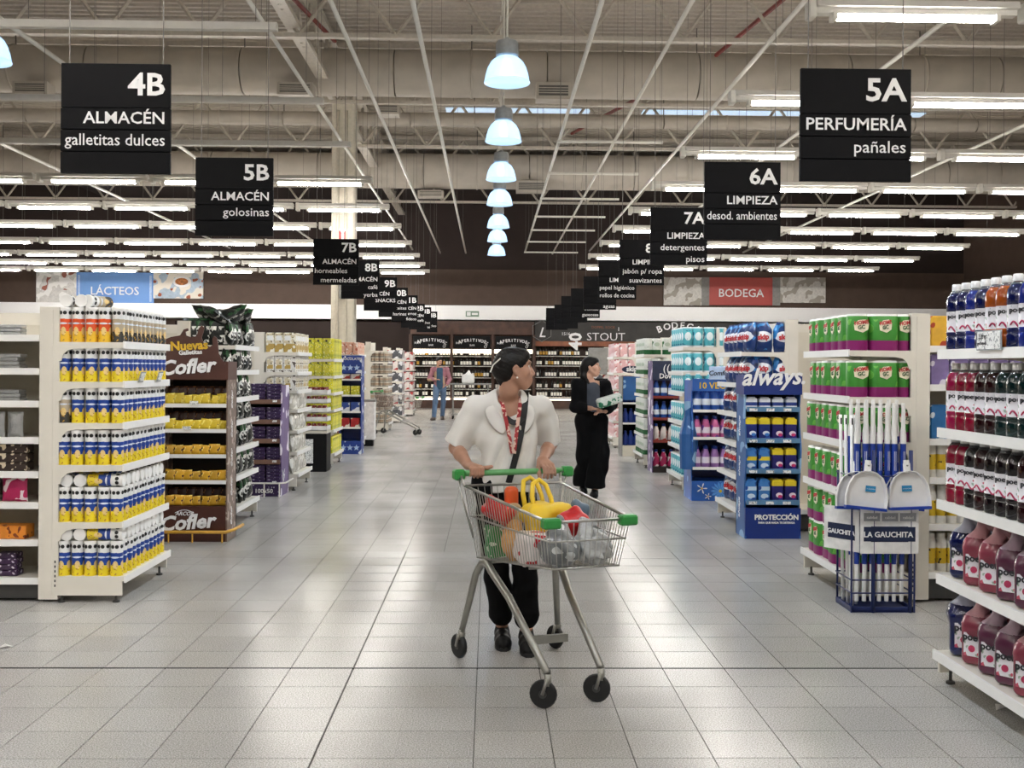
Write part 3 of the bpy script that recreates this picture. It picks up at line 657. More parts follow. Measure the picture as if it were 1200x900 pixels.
# right side
endcap(1, 6.88, 7.86, [.19, .71, 1.03, 1.32, 1.62], 1.86, 'cream shelf rack end with green kitchen towel packs, right')
run(1, 6.88, 7.86, [.19, .5, .8, 1.05, 1.4, 1.65], 1.86, 'shelf run right of the kitchen towel rack', x1=5.6)
endcap(1, 9.85, 10.85, [.2, .5, .8, 1.08, 1.36, 1.65], 1.95, 'shelf rack end with blue detergent pouches behind the blue display')
run(1, 9.85, 10.85, [.2, .6, 1.0, 1.4, 1.7], 1.95, 'shelf run of the second row on the right', x1=8, back_only=True)
endcap(1, 12.85, 13.85, [.2, .55, .85, 1.2, 1.45, 1.75], 1.98, 'shelf rack end with turquoise kitchen rolls, third row right')
run(1, 12.85, 13.85, [.2, .6, 1.0, 1.4, 1.7], 1.95, 'shelf run of the third row on the right', x1=8, back_only=True)
endcap(1, 16.1, 17.1, [.2, .5, .8, 1.1, 1.4, 1.7], 1.98, 'shelf rack end with white and green roll packs, fourth row right')
run(1, 16.1, 17.1, [.2, .6, 1.0, 1.4, 1.7], 1.95, 'shelf run of the fourth row on the right', x1=8, back_only=True)
endcap(1, 20.1, 21.1, [.2, .5, .8, 1.1, 1.4, 1.7], 1.98, 'shelf rack end with pink packs, fifth row right')
run(1, 20.1, 21.1, [.2, .6, 1.0, 1.4, 1.7], 1.95, 'shelf run of the fifth row on the right', x1=8, back_only=True)
endcap(1, 24.6, 25.6, [.2, .5, .8, 1.1, 1.4, 1.7], 1.98, 'distant shelf rack end with grey posters, sixth row right')
# nearest right rack: its end stands at the picture edge
XN = 2.17
nr = endcap(1, 3.95, 5.16, [.147, .51, .87, 1.215, 1.59], 2.3, 'white shelf rack end of coloured cleaner bottles, right foreground', xi=XN + .46, xo=XN)
run(1, 3.95, 5.16, [.15, .5, .9, 1.2, 1.6], 2.3, 'shelf run behind the cleaner bottle rack end', x1=4.6)

# ---------------------------------------------------------------- products
def names(items): return items
# crisp cans
def can_mat(nm, mid, low, mid_hi='#f2f2f0'):
    return mat(nm, '#eeeeec', .35, var=.02, wob=.02, bands=[(-1, .066, low), (.066, .146, mid)], ell=[('Y', .004, .07, .016, .026, '#e6c884'), ('X', .004, .07, .016, .026, '#e6c884'), ('Y', .0, .118, .026, .006, '#dfe6f2'), ('X', .0, .118, .026, .006, '#dfe6f2')],
               blotch=[('#b98d2c', 60, .62, .0, .085)])
can_mat('can_blue', '#163f94', '#e8cf25'); can_mat('can_orange', '#e0531f', '#ecbd2a'); can_mat('can_grey', '#b9a98f', '#33322f')
def can_mesh(mn):
    m = MB().lathe([(.001, 0), (.0385, 0), (.0395, .004), (.0385, .01), (.0385, .208), (.001, .208)], 14)
    for a in (-.35, .35, PI - .35, PI + .35, PI / 2 - .35, PI / 2 + .35, -PI / 2 - .35, -PI / 2 + .35): m.lathe([(.0125, 0), (.0125, .0008), (.001, .001)], 8, mi=1, M=Matrix.Rotation(a, 4, 'Z') @ TR(.0375, 0, .185, ry=PI / 2))
    return m.mesh('crisp_can', [MATS[mn], MATS['seal']], 'auto')
lid_me = MB().lathe([(.0405, .203), (.0412, .214), (.039, .22), (.03, .218), (.001, .217)], 14).mesh('lid', MATS['strip_white'], 'auto')
CAN = {k: Product('crisp_can', can_mesh('can_' + k), 'crisp can', [('lid', lid_me)]) for k in ('blue', 'orange', 'grey')}
CN = {'blue': 'blue and yellow crisp can', 'orange': 'orange and yellow crisp can', 'grey': 'white and grey crisp can'}
SN = ['bottom', 'second lowest', 'third lowest', 'third highest', 'second highest', 'top']
for i, z in enumerate(ZL):
    gname = 'crisp cans on the %s shelf' % SN[i]
    for k in range(5):   # near row, facing the camera
        x = -XO - .045 - (4 - k) * .083; kind = 'blue'
        if i == 5: kind = 'orange' if k < 4 else 'grey'
        if i == 3 and k == 0: kind = 'grey'
        o = CAN[kind].put((x + R.uniform(-.003, .003), 6.885 + R.uniform(-.004, .008), z), '%s standing %s from left, %s shelf, facing camera' % (CN[kind], ORD[k], SN[i]), gname, rz=R.uniform(-.3, .3) - PI / 2)
    for k in range(1, 11):
        if k == 6 and i in (2, 4): pass
        y = 6.885 + k * .0865; kind = 'grey' if i == 5 else 'blue'
        CAN[kind].put((-XO - .045 + R.uniform(-.004, .004), y, z), '%s, %s along the aisle edge of the %s shelf' % (CN[kind], ORD[k], SN[i]), gname, rz=R.uniform(-.4, .4))
        if i == 5 or k % 2: CAN[kind].put((-XO - .13, y, z), '%s, inner row, %s going back on the %s shelf' % (CN[kind], ORD[k], SN[i]), gname, rz=R.uniform(-.4, .4))
    if i < 2:            # a second layer lying on the standing cans
        zz = z + .22 + .041
        for k in range(2): CAN['blue'].put((-XO - .355 + k * .085, 7.075, zz), 'white lid end of the %s can lying on the %s shelf cans' % (ORD[k], SN[i]), gname, rot=(PI / 2, 0, 0))
        CAN['blue'].put((-XO - .225, 6.895, zz), 'blue and yellow crisp can lying sideways on the %s shelf cans' % SN[i], gname, rot=(0, PI / 2, 0))
        for k in range(1, 10):
            CAN['blue'].put((-XO - .225, 6.9 + k * .087, zz), 'can lying lid to the aisle, %s along the %s shelf pile' % (ORD[k], SN[i]), gname, rot=(0, PI / 2, R.uniform(-.05, .05)))
for k in range(3):
    CAN['grey'].put((-XO - .365 + k * .093, 7.08, 1.64 + .22 + .041), 'crisp can lying on its side on the very top, %s from left' % ORD[k], 'cans lying on the very top', rot=(PI / 2, 0, (0, 0, -.25)[k]))
price_card(-1, XO - .02, 7.12, 1.385, 'clear price holder at the near end of second highest can shelf'); price_card(-1, XO - .02, 7.5, 1.385, 'clear price holder at the far end of second highest can shelf')

# left run, chocolate side, facing the camera
def pack(name, w, d, h, mn, cat, b=.006, extra=None, kids=()):
    m = MB().bbox(-w / 2, w / 2, -d / 2, d / 2, 0, h, b)
    ms = [MATS[mn]]
    if extra: m.box(-w * extra[1], w * extra[1], -d / 2 - .001, -d / 2, h * extra[2], h * extra[3], 1); ms.append(MATS[extra[0]])
    return Product(name, m.mesh(name, ms), cat, kids)
mat('foil', '#aeb0b2', .3, .6, bump=.6, scale=20); mat('choc_brown', '#33231d', .5, blotch=[('#d9c9b0', 30, .62, -1, 1)]); mat('pink_pack', '#b3205a', .35, blotch=[('#eee0e4', 16, .58, -1, 1)], bump=.4)
mat('orange_pack', '#e08a2c', .45, blotch=[('#7a3415', 22, .62, -1, 1)]); mat('purple_pack', '#3c2446', .4, blotch=[('#d8cfe0', 30, .63, -1, 1)]); mat('tan_pack', '#b8a184', .5, blotch=[('#4a3526', 30, .58, -1, 1)])
mat('pack_white', '#e9e6e0', .45, blotch=[('#50433a', 30, .62, -1, 1)]); mat('cream_card', '#e6dcc3', .5)
def bag_mesh(w, h, t, mn, name='bag', seed=0, lean=0, fin=.03, n=8):
    """pillow pack standing on its lower seam, front towards -y"""
    rr = random.Random(seed); vs = []; fs = []; nx, nz = n, n + 2
    for side in (-1, 1):
        for j in range(nz + 1):
            v = j / nz * 2 - 1
            for i in range(nx + 1):
                u = i / nx * 2 - 1; th = t / 2 * max(0, 1 - abs(u) ** 2.6) ** .55 * max(0, 1 - abs(v) ** 4) ** .6
                edge = abs(u) == 1 or abs(v) == 1
                dx = 0 if edge and side > 0 else 0
                ww = w / 2 * (1 - .07 * (1 - abs(v) ** 2)); rr2 = random.Random(seed * 999 + i * 31 + j * 7)
                vs.append((u * ww + rr2.uniform(-.01, .01) * w, side * (th + (0 if edge else rr2.uniform(-.05, .05) * t)), (v + 1) / 2 * h + rr2.uniform(-.008, .008) * h))
    N = (nx + 1) * (nz + 1)
    for s_ in (0, 1):
        for j in range(nz):
            for i in range(nx):
                a = s_ * N + j * (nx + 1) + i; q = (a, a + 1, a + nx + 2, a + nx + 1); fs.append(q if s_ == 0 else q[::-1])
    return MB().add(vs, fs).mesh(name, MATS[mn], True)
X1 = -2.9
def fill_run_row(prod, z, xs, y, lab, group, rz=0, jit=.004, rots=None):
    for k, x in enumerate(xs): prod.put((x + R.uniform(-jit, jit), y + R.uniform(-jit, jit), z), '%s, %s leftward from the post' % (lab, ORD[k]), group, rz=rz + R.uniform(-.03, .03), rot=rots)
foilbar = pack('foil_pack', .17, .1, .022, 'foil', 'chocolate pack', .004)
box_a = pack('chocolate_box', .19, .12, .055, 'choc_brown', 'chocolate box'); box_w = pack('chocolate_box', .19, .12, .055, 'pack_white', 'chocolate box'); box_p = pack('chocolate_box', .13, .1, .035, 'purple_pack', 'chocolate box')
box_o = pack('biscuit_box', .24, .13, .085, 'orange_pack', 'biscuit box'); box_t = pack('biscuit_box', .15, .13, .1, 'tan_pack', 'biscuit box')
pinkbag = Product('sweet_bag', bag_mesh(.17, .16, .05, 'pink_pack', 'sweet_bag', 3), 'sweet bag')
yf = 6.94
for s_, (z, prod, stack, dz, w_, lab) in enumerate(((1.68, foilbar, 3, .024, .19, 'silver foil pack on the top shelf'), (1.47, foilbar, 4, .024, .19, 'silver foil pack on the second shelf'),
        (1.265, foilbar, 3, .024, .19, 'silver foil pack on the third shelf'), (.39, box_p, 1, .037, .14, ''), (.15, box_p, 4, .037, .15, 'small purple box on the bottom shelf'))):
    if not lab: continue
    for c in range(5 if stack > 1 else 0):
        for k in range(stack):
            prod.put((X1 - .17 - c * w_ + R.uniform(-.012, .012), yf + .03, z + k * dz), '%s, %s layer, %s pile' % (lab, LAY[k], ORD[c]), 'packs of shelf %d' % s_, rz=R.uniform(-.12, .12))
for c in range(5):   # fourth shelf: standing foil bags; fifth: piles of boxes; sixth: pink bags; seventh: orange and brown boxes
    Product('foil_pack', bag_mesh(.1, .16, .03, 'foil', 'foil_pack', 11), 'chocolate pack').put((X1 - .12 - c * .115, yf, 1.035), 'crinkled grey foil pack standing on the fourth shelf, %s from post' % ORD[c], 'standing foil packs', rz=R.uniform(-.1, .1))
    for k in range(3): (box_a, box_w)[c % 2].put((X1 - .13 - c * .2, yf + .02, .82 + k * .057), '%s flat box on the fifth shelf, %s in the %s pile' % (('dark', 'white')[c % 2], LAY[k], ORD[c]), 'flat boxes of the fifth shelf', rz=R.uniform(-.04, .04))
    pinkbag.put((X1 - .12 - c * .185, yf, .625), 'pink glossy bag on the sixth shelf, %s from the post' % ORD[c], 'pink bags', rz=R.uniform(-.1, .1))
    (box_o, box_t)[c % 2].put((X1 - .15 - c * .21, yf + .02, .39), '%s box on the seventh shelf, %s from the post' % (('orange', 'brown')[c % 2], ORD[c]), 'boxes of the seventh shelf', rz=R.uniform(-.03, .03))

# black and green snack bags, second rack left
mat('snack_dark', '#0d1410', .3, .25, bump=.9, scale=9, bscale=30, blotch=[('#e4e5df', 13, .5, .01, .17), ('#0d1410', 30, .58, .01, .17), ('#2e5a34', 10, .6, .15, .3)]); mat('snack_white', '#c9c6bd', .3, .2, bump=.5, scale=9, blotch=[('#8b7b58', 14, .6, .02, .2), ('#f4f3ee', 12, .52, -1, 1)])
sb = [bag_mesh(.19, .25, .085, 'snack_dark', 'snack_bag', s_) for s_ in (1, 2, 3)]; wb = [bag_mesh(.17, .23, .09, 'snack_white', 'snack_bag', s_) for s_ in (4, 5, 6)]
def bags(side, meshes, y0, n, pitch, zs, lab, group, xo=XO, name='snack_bag', cat='snack bag', near=3, tilt=.12, depth=.12):
    p = Product(name, meshes[0], cat)
    for i, z in enumerate(zs):
        for k in range(n):
            p.put((side * (xo + .06), y0 + .09 + k * pitch, z), '%s, %s along the aisle edge, %s' % (lab, ORD[k], shn(i, len(zs))), group + ' row %d' % i, body=R.choice(meshes),
                  rot=(-.15 + R.uniform(-.15, .15), R.uniform(-.12, .12), side * -PI / 2 + R.uniform(-.35, .35)), sc=R.uniform(.88, 1.02))
        for k in range(near):
            p.put((side * (xo + .1 + (k + .6) * depth), y0 + .05, z), '%s at the near end, %s inward, %s' % (lab, ORD[k], shn(i, len(zs))), group + ' near %d' % i, body=R.choice(meshes), rot=(-.1, 0, R.uniform(-.2, .2)))
def shn(i, n): return 'bottom shelf' if i == 0 else 'top shelf' if i == n - 1 else '%s lowest shelf' % ORD[i]
bags(-1, sb, 9.82, 5, .19, [.2, .48, .74, .99, 1.2, 1.45, 1.68], 'glossy black snack bag', 'black snack bags')
p = Product('snack_bag', sb[0], 'snack bag')
for k in range(9): p.put((-XO - .1 - .1 * (k % 3), 9.9 + .1 * k, 1.9 + .02 * (k % 2)), 'black snack bag heaped on top of the rack, %s going back' % ORD[k], 'snack bags heaped on top', body=sb[k % 3], rot=(1.2 + R.uniform(-.2, .2), R.uniform(-.3, .3), R.uniform(-.8, .8)))
bags(-1, wb, 13.0, 5, .18, [.2, .46, .72, .97], 'pale patterned bag', 'pale bags third row')
mat('carton_tan', '#d9cdae', .45, blotch=[('#6f6147', 26, .6, .1, .3), ('#f4f0e2', 20, .55, -1, 1)], bands=[(0, .1, '#bb9c4e')])
tc_ = pack('tall_carton', .1, .07, .235, 'carton_tan', 'carton', extra=('sign_white', .35, .6, .85))
wc_ = pack('tall_carton', .1, .07, .235, 'pack_white', 'carton', extra=('carton_tan', .35, .2, .8))
for i, (z, pr, n) in enumerate(((1.2, wc_, 'white'), (1.42, wc_, 'white'), (1.66, tc_, 'tan'))):
    for k in range(8): pr.put((-XO - .06, 13.07 + .118 * k, z), 'tall %s carton, %s along the aisle edge of the %s' % (n, ORD[k], ('third highest shelf', 'second highest shelf', 'top shelf')[i]), 'tall cartons row %d' % i, rz=PI / 2 + R.uniform(-.1, .1), sc=(1, 1, .85 if i < 2 else 1))
    for k in range(3): pr.put((-XO - .12 - .105 * k, 13.05, z), 'tall %s carton facing camera, %s inward on the %s' % (n, ORD[k], ('third highest shelf', 'second highest shelf', 'top shelf')[i]), 'tall cartons near row %d' % i, sc=(1, 1, .85 if i < 2 else 1))
mat('yerba', '#e0d838', .4, var=.1, bands=[(.02, .05, '#b9b92c')], blotch=[('#a5ad2c', 40, .6, -1, 1), ('#f6f3b4', 50, .64, -1, 1)], rnd=.3)
yb = pack('yellow_package', .115, .08, .22, 'yerba', 'package', .01, extra=('seal', .12, .82, .92))
for i, z in enumerate([.2, .55, .85, 1.1, 1.35, 1.6]):
    for k in range(8):
        for l in range(2 if i < 1 else 1): yb.put((-XO - .05, 16.07 + k * .12, z + l * .0), 'yellow paper package, %s along the aisle edge of the %s' % (ORD[k], shn(i, 6)), 'yellow packages row %d' % i, rz=PI / 2 + R.uniform(-.08, .08), sc=(1, 1, 1.4 if i == 5 else 1.1 if i < 2 else 1))
    for k in range(3): yb.put((-XO - .11 - .12 * k, 16.05, z), 'yellow paper package facing camera, %s inward on the %s' % (ORD[k], shn(i, 6)), 'yellow packages near row %d' % i, sc=(1, 1, 1.4 if i == 5 else 1.1 if i < 2 else 1))
# generic distant packs
def packs(side, pr, y0, zs, ny, py_, nx, px_, lab, group, xo=XO, vary=None, sc=None):
    for i, z in enumerate(zs):
        for k in range(ny):
            q = vary[(i * 3 + k) % len(vary)] if vary else pr
            q.put((side * (xo + .06), y0 + .06 + k * py_, z), '%s, %s along the aisle edge, %s' % (lab, ORD[k], shn(i, len(zs))), group + ' row %d' % i, rz=side * -PI / 2 + R.uniform(-.06, .06), sc=sc)
        for k in range(nx):
            q = vary[(i * 2 + k) % len(vary)] if vary else pr
            q.put((side * (xo + .11 + px_ * (k + .5)), y0 + .06, z), '%s facing camera, %s inward, %s' % (lab, ORD[k], shn(i, len(zs))), group + ' near row %d' % i, rz=R.uniform(-.06, .06), sc=sc)
mat('peach_pack', '#dba98f', .5, blotch=[('#b2563a', 14, .58, -1, 1), ('#f0e6da', 20, .6, -1, 1)])
pe = pack('peach_pack', .13, .09, .22, 'peach_pack', 'package'); packs(-1, pe, 19.1, [.2, .5, .8, 1.1, 1.4, 1.7], 7, .135, 2, .14, 'peach and white package', 'peach packages')
mat('tin_a', '#c8bfae', .35, .1, bands=[(.0, .02, '#5f584e'), (.03, .075, '#a08a74')], rnd=.5)
tin = Product('food_tin', MB().lathe([(.05, 0), (.05, .1), (.047, .105), (.001, .104)], 10).mesh('food_tin', MATS['tin_a'], 'auto'), 'food tin')
for i, z in enumerate([.2, .48, .76, 1.04, 1.32, 1.6]):
    for l in range(2):
        for k in range(4): tin.put((-XO - .05 - k * .105, 24.66, z + l * .107), 'small tin facing camera, %s from aisle, %s layer, %s' % (ORD[k], ('lower', 'upper')[l], shn(i, 6)), 'small tins row %d' % i)
        for k in range(1, 9): tin.put((-XO - .05, 24.66 + k * .11, z + l * .107), 'small tin, %s along the edge, %s layer, %s' % (ORD[k], ('lower', 'upper')[l], shn(i, 6)), 'small tins row %d' % i)
mat('grey_pack', '#55565c', .4, blotch=[('#e8e8ea', 10, .55, -1, 1)]); mat('redwhite', '#e7ddd8', .4, blotch=[('#b23431', 9, .55, -1, 1)])
gp = pack('grey_pack', .14, .1, .23, 'grey_pack', 'package'); rw = pack('red_white_pack', .14, .1, .23, 'redwhite', 'package')
packs(-1, gp, 28.6, [.2, .5, .8, 1.1, 1.4, 1.7], 6, .15, 2, .16, 'dark grey and white package', 'grey packages', vary=[gp, gp, rw])
packs(-1, rw, 32.6, [.2, .5, .8, 1.1, 1.4, 1.7], 6, .15, 2, .16, 'red and white package', 'red and white packages')

# ---- right side: kitchen towel packs
mat('towel_green', '#3f9433', .4, var=.06, bands=[(-1, .065, '#8d1f6c'), (.222, 1, '#f3f2ee')], blotch=[('#6bb84a', 9, .6, .07, .2)], bump=.25, scale=8)
mat('logo_red', '#c8252c', .4); mat('logo_cream', '#f3ead0', .45); mat('logo_green', '#1f5c2a', .45)
def towel(n_, w):
    m = MB(); r = w / 2 / n_ if n_ > 1 else w / 2
    m = MB(); prof = [(0, 0)]
    pts = []
    for k in range(24):
        q = 2 * PI * k / 24; cx_ = (w / 2 - r) * (1 if math.cos(q) > 0 else -1) if n_ > 1 else 0
        pts.append((cx_ + r * math.cos(q), r * math.sin(q)))
    vs = []; fs = []
    lv = [(.94, 0), (1, .008), (1, .225), (.92, .236), (.35, .237), (.33, .228)]
    for s_, z in lv: vs += [(x * s_, y * s_, z) for x, y in pts]
    for i in range(len(lv) - 1): fs += [(i * 24 + k, i * 24 + (k + 1) % 24, (i + 1) * 24 + (k + 1) % 24, (i + 1) * 24 + k) for k in range(24)]
    fs += [tuple(range(24))[::-1], tuple(range(len(lv) * 24 - 24, len(lv) * 24))]
    return m.add(vs, fs).mesh('kitchen_towel_pack', MATS['towel_green'], 'auto')
def towel_logo(parent_y):
    return None
lg = MB().prism([(-.045, .01), (-.05, .045), (-.02, .075), (.025, .08), (.05, .055), (.045, .015), (.01, -.005)], -.003, .001, M=TR(0, 0, .12)).mesh('logo', MATS['logo_cream'])
tx_ = []
def logo_kids(r):
    out = []
    for nm, me0 in (('logo', lg),):
        me = me0.copy(); me.transform(Matrix.Translation((0, -r - .001, 0))); out.append((nm, me))
    me = text_me('ELITE', .038, 'logo_red', bold=.03).copy(); me.transform(Matrix.Translation((0, -r - .0045, .155)) @ Matrix.Rotation(PI / 2, 4, 'X') @ Matrix.Rotation(.12, 4, 'Z')); me.materials[0] = MATS['logo_red']; out.append(('lettering', me))
    return out
def text_kid(s, size, m_, y, z, bold=.02, tilt=0, x=0, **k):
    me = text_me(s, size, m_, bold=bold, **k).copy(); me.transform(Matrix.Translation((x, y, z)) @ Matrix.Rotation(PI / 2, 4, 'X') @ Matrix.Rotation(tilt, 4, 'Z')); return me
def logo_kids(r):
    me = lg.copy(); me.transform(Matrix.Translation((0, -r - .001, 0)))
    return [('logo', me), ('lettering', text_kid('HOME', .034, 'logo_red', -r - .0045, .168, .03, .12)), ('lettering', text_kid('GC', .034, 'logo_green', -r - .0045, .138, .03, .12))]
TW1 = Product('kitchen_towel_pack', towel(1, .135), 'kitchen towel', logo_kids(.0675)); TW2 = Product('kitchen_towel_pack', towel(2, .24), 'kitchen towel', logo_kids(.06))
def towels(z, lay, nm, xw):
    for l in range(lay):
        zz = z + l * .24; ln = '' if lay == 1 else (', lower layer', ', upper layer')[l]
        for k in range(1, 6): TW2.put((XO + .065 + R.uniform(-.012, .012), 6.93 + .163 * k, zz), 'green purple kitchen roll pack, %s along the aisle edge, %s%s' % (ORD[k], nm, ln), 'kitchen rolls ' + nm, rz=-PI / 2 + R.uniform(-.08, .08), sc=(.66, 1, 1))
        TW1.put((XO + .07, 6.95, zz), 'green purple kitchen roll pack at the near corner, %s%s' % (nm, ln), 'kitchen rolls ' + nm, rz=R.uniform(-.1, .1))
        TW2.put((XO + .235, 6.945, zz), 'green purple kitchen roll pack, wide side to camera, %s%s' % (nm, ln), 'kitchen rolls ' + nm, rz=R.uniform(-.05, .05), sc=(.8, 1, 1))
        if xw > 1: TW1.put((XO + .4 - .025, 6.98, zz), 'green purple kitchen roll pack next to the post, %s%s' % (nm, ln), 'kitchen rolls ' + nm, rz=R.uniform(-.05, .05), sc=(.85, 1, 1))
towels(.19, 2, 'bottom shelf', 1); towels(.71, 1, 'second lowest shelf', 1); towels(1.03, 1, 'middle shelf', 2); towels(1.32, 1, 'second highest shelf', 2); towels(1.62, 1, 'top shelf', 2)

# right run just beyond the towel rack post: bottles and packs
mat('yellow_label', '#e6e4df', .35, bands=[(.05, .15, '#d8b52c')], blotch=[('#1b1b1b', 25, .64, .05, .15)]); mat('lilac_pack', '#8d7bb5', .4, blotch=[('#e6e1f0', 14, .6, -1, 1)]); mat('blue_pack', '#2a6fae', .4, blotch=[('#dfe9f2', 14, .6, -1, 1)])
mat('yellow_pack', '#dfae2e', .4, blotch=[('#b1401e', 14, .6, -1, 1)])
yl = Product('spray_can', MB().lathe([(.001, 0), (.033, 0), (.033, .2), (.026, .215), (.026, .245), (.001, .25)], 12).mesh('spray_can', MATS['yellow_label'], 'auto'), 'spray can')
q1 = pack('pack', .12, .08, .2, 'yellow_pack', 'package'); q2 = pack('pack', .12, .08, .2, 'lilac_pack', 'package'); q3 = pack('pack', .12, .08, .2, 'blue_pack', 'package')
for k in range(6):
    for z, pr, nm, sn in ((1.65, q1, 'yellow', 'top'), (1.4, q2, 'lilac', 'second'), (1.05, q3, 'blue', 'third')):
        pr.put((2.93 + k * .13, 7.0, z), '%s package on the %s shelf right of the towel rack, %s from post' % (nm, sn, ORD[k]), nm + ' packages right run', rz=R.uniform(-.05, .05), sc=(1, 1, 1.1 if z < 1.2 else 1))
    for z, sn in ((.8, 'fourth'), (.5, 'fifth'), (.19, 'bottom')):
        for j in range(2 if k < 5 else 1): yl.put((2.88 + k * .14 + j * .07, 6.98, z), 'yellow and white spray can, %s shelf, %s from the post' % (sn, ORD[2 * k + j]), 'spray cans right run ' + sn, rz=R.uniform(0, 6))

# blue detergent pouches (second rack right)
mat('skip_blue', '#14346f', .3, .05, bump=.35, scale=9, bscale=18, ell=[('X', 0, .14, .085, .05, '#e9eef5')], blotch=[('#2c7fc4', 9, .6, .02, .3), ('#0b1c44', 7, .6, 0, .3)])
mat('skip_red', '#c22430', .4)
def pouch(w, h, t, mn, seed):
    me = bag_mesh(w, h, t, mn, 'detergent_pouch', seed, n=10)
    for v in me.vertices:      # broad shoulders narrowing to a handle top
        z = v.co.z / h; f = 1 - .45 * max(0, z - .72) / .28 - .14 * max(0, .25 - z) / .25; v.co.x *= f; v.co.y *= 1 - .6 * max(0, z - .6) / .4
    return me
pk = [pouch(.21, .28, .1, 'skip_blue', s_) for s_ in (7, 8, 9)]
SKT = text_kid('skip', .068, 'skip_red', -.05, .115, .04, .08)
for v in SKT.vertices: v.co.y += 2.2 * v.co.x ** 2 - .007
POUCH = Product('detergent_pouch', pk[0], 'detergent pouch', [('lettering', SKT)])
for i, z in enumerate([.2, .5, .8, 1.08, 1.36, 1.65]):
    for k in range(5):
        POUCH.put((XO + .09, 9.93 + .19 * k, z), 'dark blue detergent pouch, %s along the aisle edge of the %s' % (ORD[k], shn(i, 6)), 'detergent pouches row %d' % i, body=pk[(i + k) % 3], rot=(-.1, 0, -PI / 2 + R.uniform(-.3, .35) + .3))
    for k in range(2):
        POUCH.put((XO + .2 + .2 * k, 9.9, z), 'dark blue detergent pouch facing camera, %s inward on the %s' % (ORD[k], shn(i, 6)), 'detergent pouches near row %d' % i, body=pk[(i + k) % 3], rot=(-.08, 0, R.uniform(-.12, .12)))
# turquoise kitchen rolls (third rack right)
mat('turq', '#56b7c4', .4, bands=[(-1, .02, '#eef2f2'), (.225, 1, '#eef2f2')], ell=[('X', 0, .13, .04, .05, '#e8f3f5'), ('Y', 0, .13, .04, .05, '#e8f3f5')], blotch=[('#1f6f8f', 12, .62, .03, .2)])
def roll_me(mn, r=.068, name='roll_pack'): return MB().lathe([(r * .94, 0), (r, .008), (r, .232), (r * .9, .24), (r * .3, .24), (r * .28, .225)], 14).mesh(name, MATS[mn], 'auto')
tq = Product('roll_pack', roll_me('turq'), 'paper roll')
packs(1, tq, 12.85, [.2, .55, .85, 1.2, 1.45, 1.75], 6, .145, 3, .14, 'turquoise and white paper roll', 'turquoise rolls')
mat('wg', '#e8ebe4', .45, bands=[(.0, .07, '#2c6a3c')], blotch=[('#3c7a48', 11, .62, .07, .2)], ell=[('X', 0, .15, .04, .03, '#b9c7b4')])
wgp = Product('roll_pack', roll_me('wg', .072), 'paper roll'); packs(1, wgp, 16.1, [.2, .5, .8, 1.1, 1.4, 1.7], 6, .15, 2, .16, 'white and green paper roll pack', 'white and green rolls')
mat('pinkp', '#e3b4b4', .45, blotch=[('#c46a72', 10, .6, -1, 1), ('#f4eaea', 12, .55, -1, 1)]); pkp = pack('pink_pack', .15, .1, .25, 'pinkp', 'package')
packs(1, pkp, 20.1, [.2, .5, .8, 1.1, 1.4, 1.7], 6, .155, 2, .16, 'pale pink and white package', 'pink packages')
packs(1, gp, 24.6, [.2, .5, .8, 1.1, 1.4, 1.7], 6, .155, 2, .16, 'grey package', 'grey packages right', vary=[gp, rw])
# ---------------------------------------------------------------- cleaner bottles, right foreground
mat('label_white', '#e9e6ea', .45, var=.04, blotch=[('#9fb0a0', 30, .66, -1, 1), ('#c24a62', 26, .69, -1, 1)]); mat('cap_white', '#f1f1f1', .35); mat('clear', '#dfe6ee', .08, trans=.85, var=.02)
mat('label_ink', '#2a2a30', .5); mat('label_pink', '#c0355f', .5); mat('barcode', '#cfd0d2', .5, blotch=[('#3a3a3c', 90, .5, -1, 1)])
LQ = dict(navy='#101b55', blue='#1d2f8f', crimson='#8e0d2f', magenta='#a5144a', maroon='#2a0a10', green='#0d2a2a', amber='#b4551a', black='#130c12', violet='#40306b')
for k, v in LQ.items(): mat('liq_' + k, v, .08, coat=.4, var=.15, scale=6, spec=.5, trans=.2)
BPROF = [(.001, 0), (.04, .001), (.046, .01), (.0465, .06), (.0435, .068), (.0465, .076), (.0465, .085), (.0445, .088), (.0445, .185), (.0465, .19), (.0465, .225), (.042, .25), (.028, .272), (.0175, .285), (.0175, .29)]
def bottle_me(lq):
    mis = []
    for i in range(len(BPROF) - 1): z = BPROF[i][1]; mis.append(1 if .085 < z < .18 else 2 if z > .262 else 0)
    return MB().lathe(BPROF, 18, mis=mis).mesh('cleaner_bottle', [MATS['liq_' + lq], MATS['label_white'], MATS['clear']], 'auto')
capm = MB().lathe([(.021, .285), (.022, .29), (.021, .312), (.018, .316), (.001, .317)], 14).mesh('cap', MATS['cap_white'], 'auto')
def curved_text(me, r):      # wrap lettering round a bottle of radius r (front at -y)
    for v in me.vertices: a = v.co.x / r; d = -v.co.y - r; v.co.x = (r + d) * math.sin(a); v.co.y = -(r + d) * math.cos(a)
    return me
bt = curved_text(text_kid('poett', .032, 'label_ink', -.046, .152, .02), .0445)
sw = MB().tube([(-.03 + .006 * k, 0, .1 + .014 * math.sin(k * .7)) for k in range(10)], .004, 4)
swm = sw.mesh('label_swirl', MATS['label_pink']); 
for v in swm.vertices: v.co.y = -.0455 + v.co.y
curved_text(swm, .0445)
KIDS = [('cap', capm), ('lettering', bt), ('label_swirl', swm)]
BOT = {k: Product('cleaner_bottle', bottle_me(k), 'cleaner bottle', KIDS) for k in LQ}
LQN = dict(navy='dark navy', blue='deep blue', crimson='crimson', magenta='magenta', maroon='dark maroon', green='dark green', amber='amber', black='black', violet='violet')
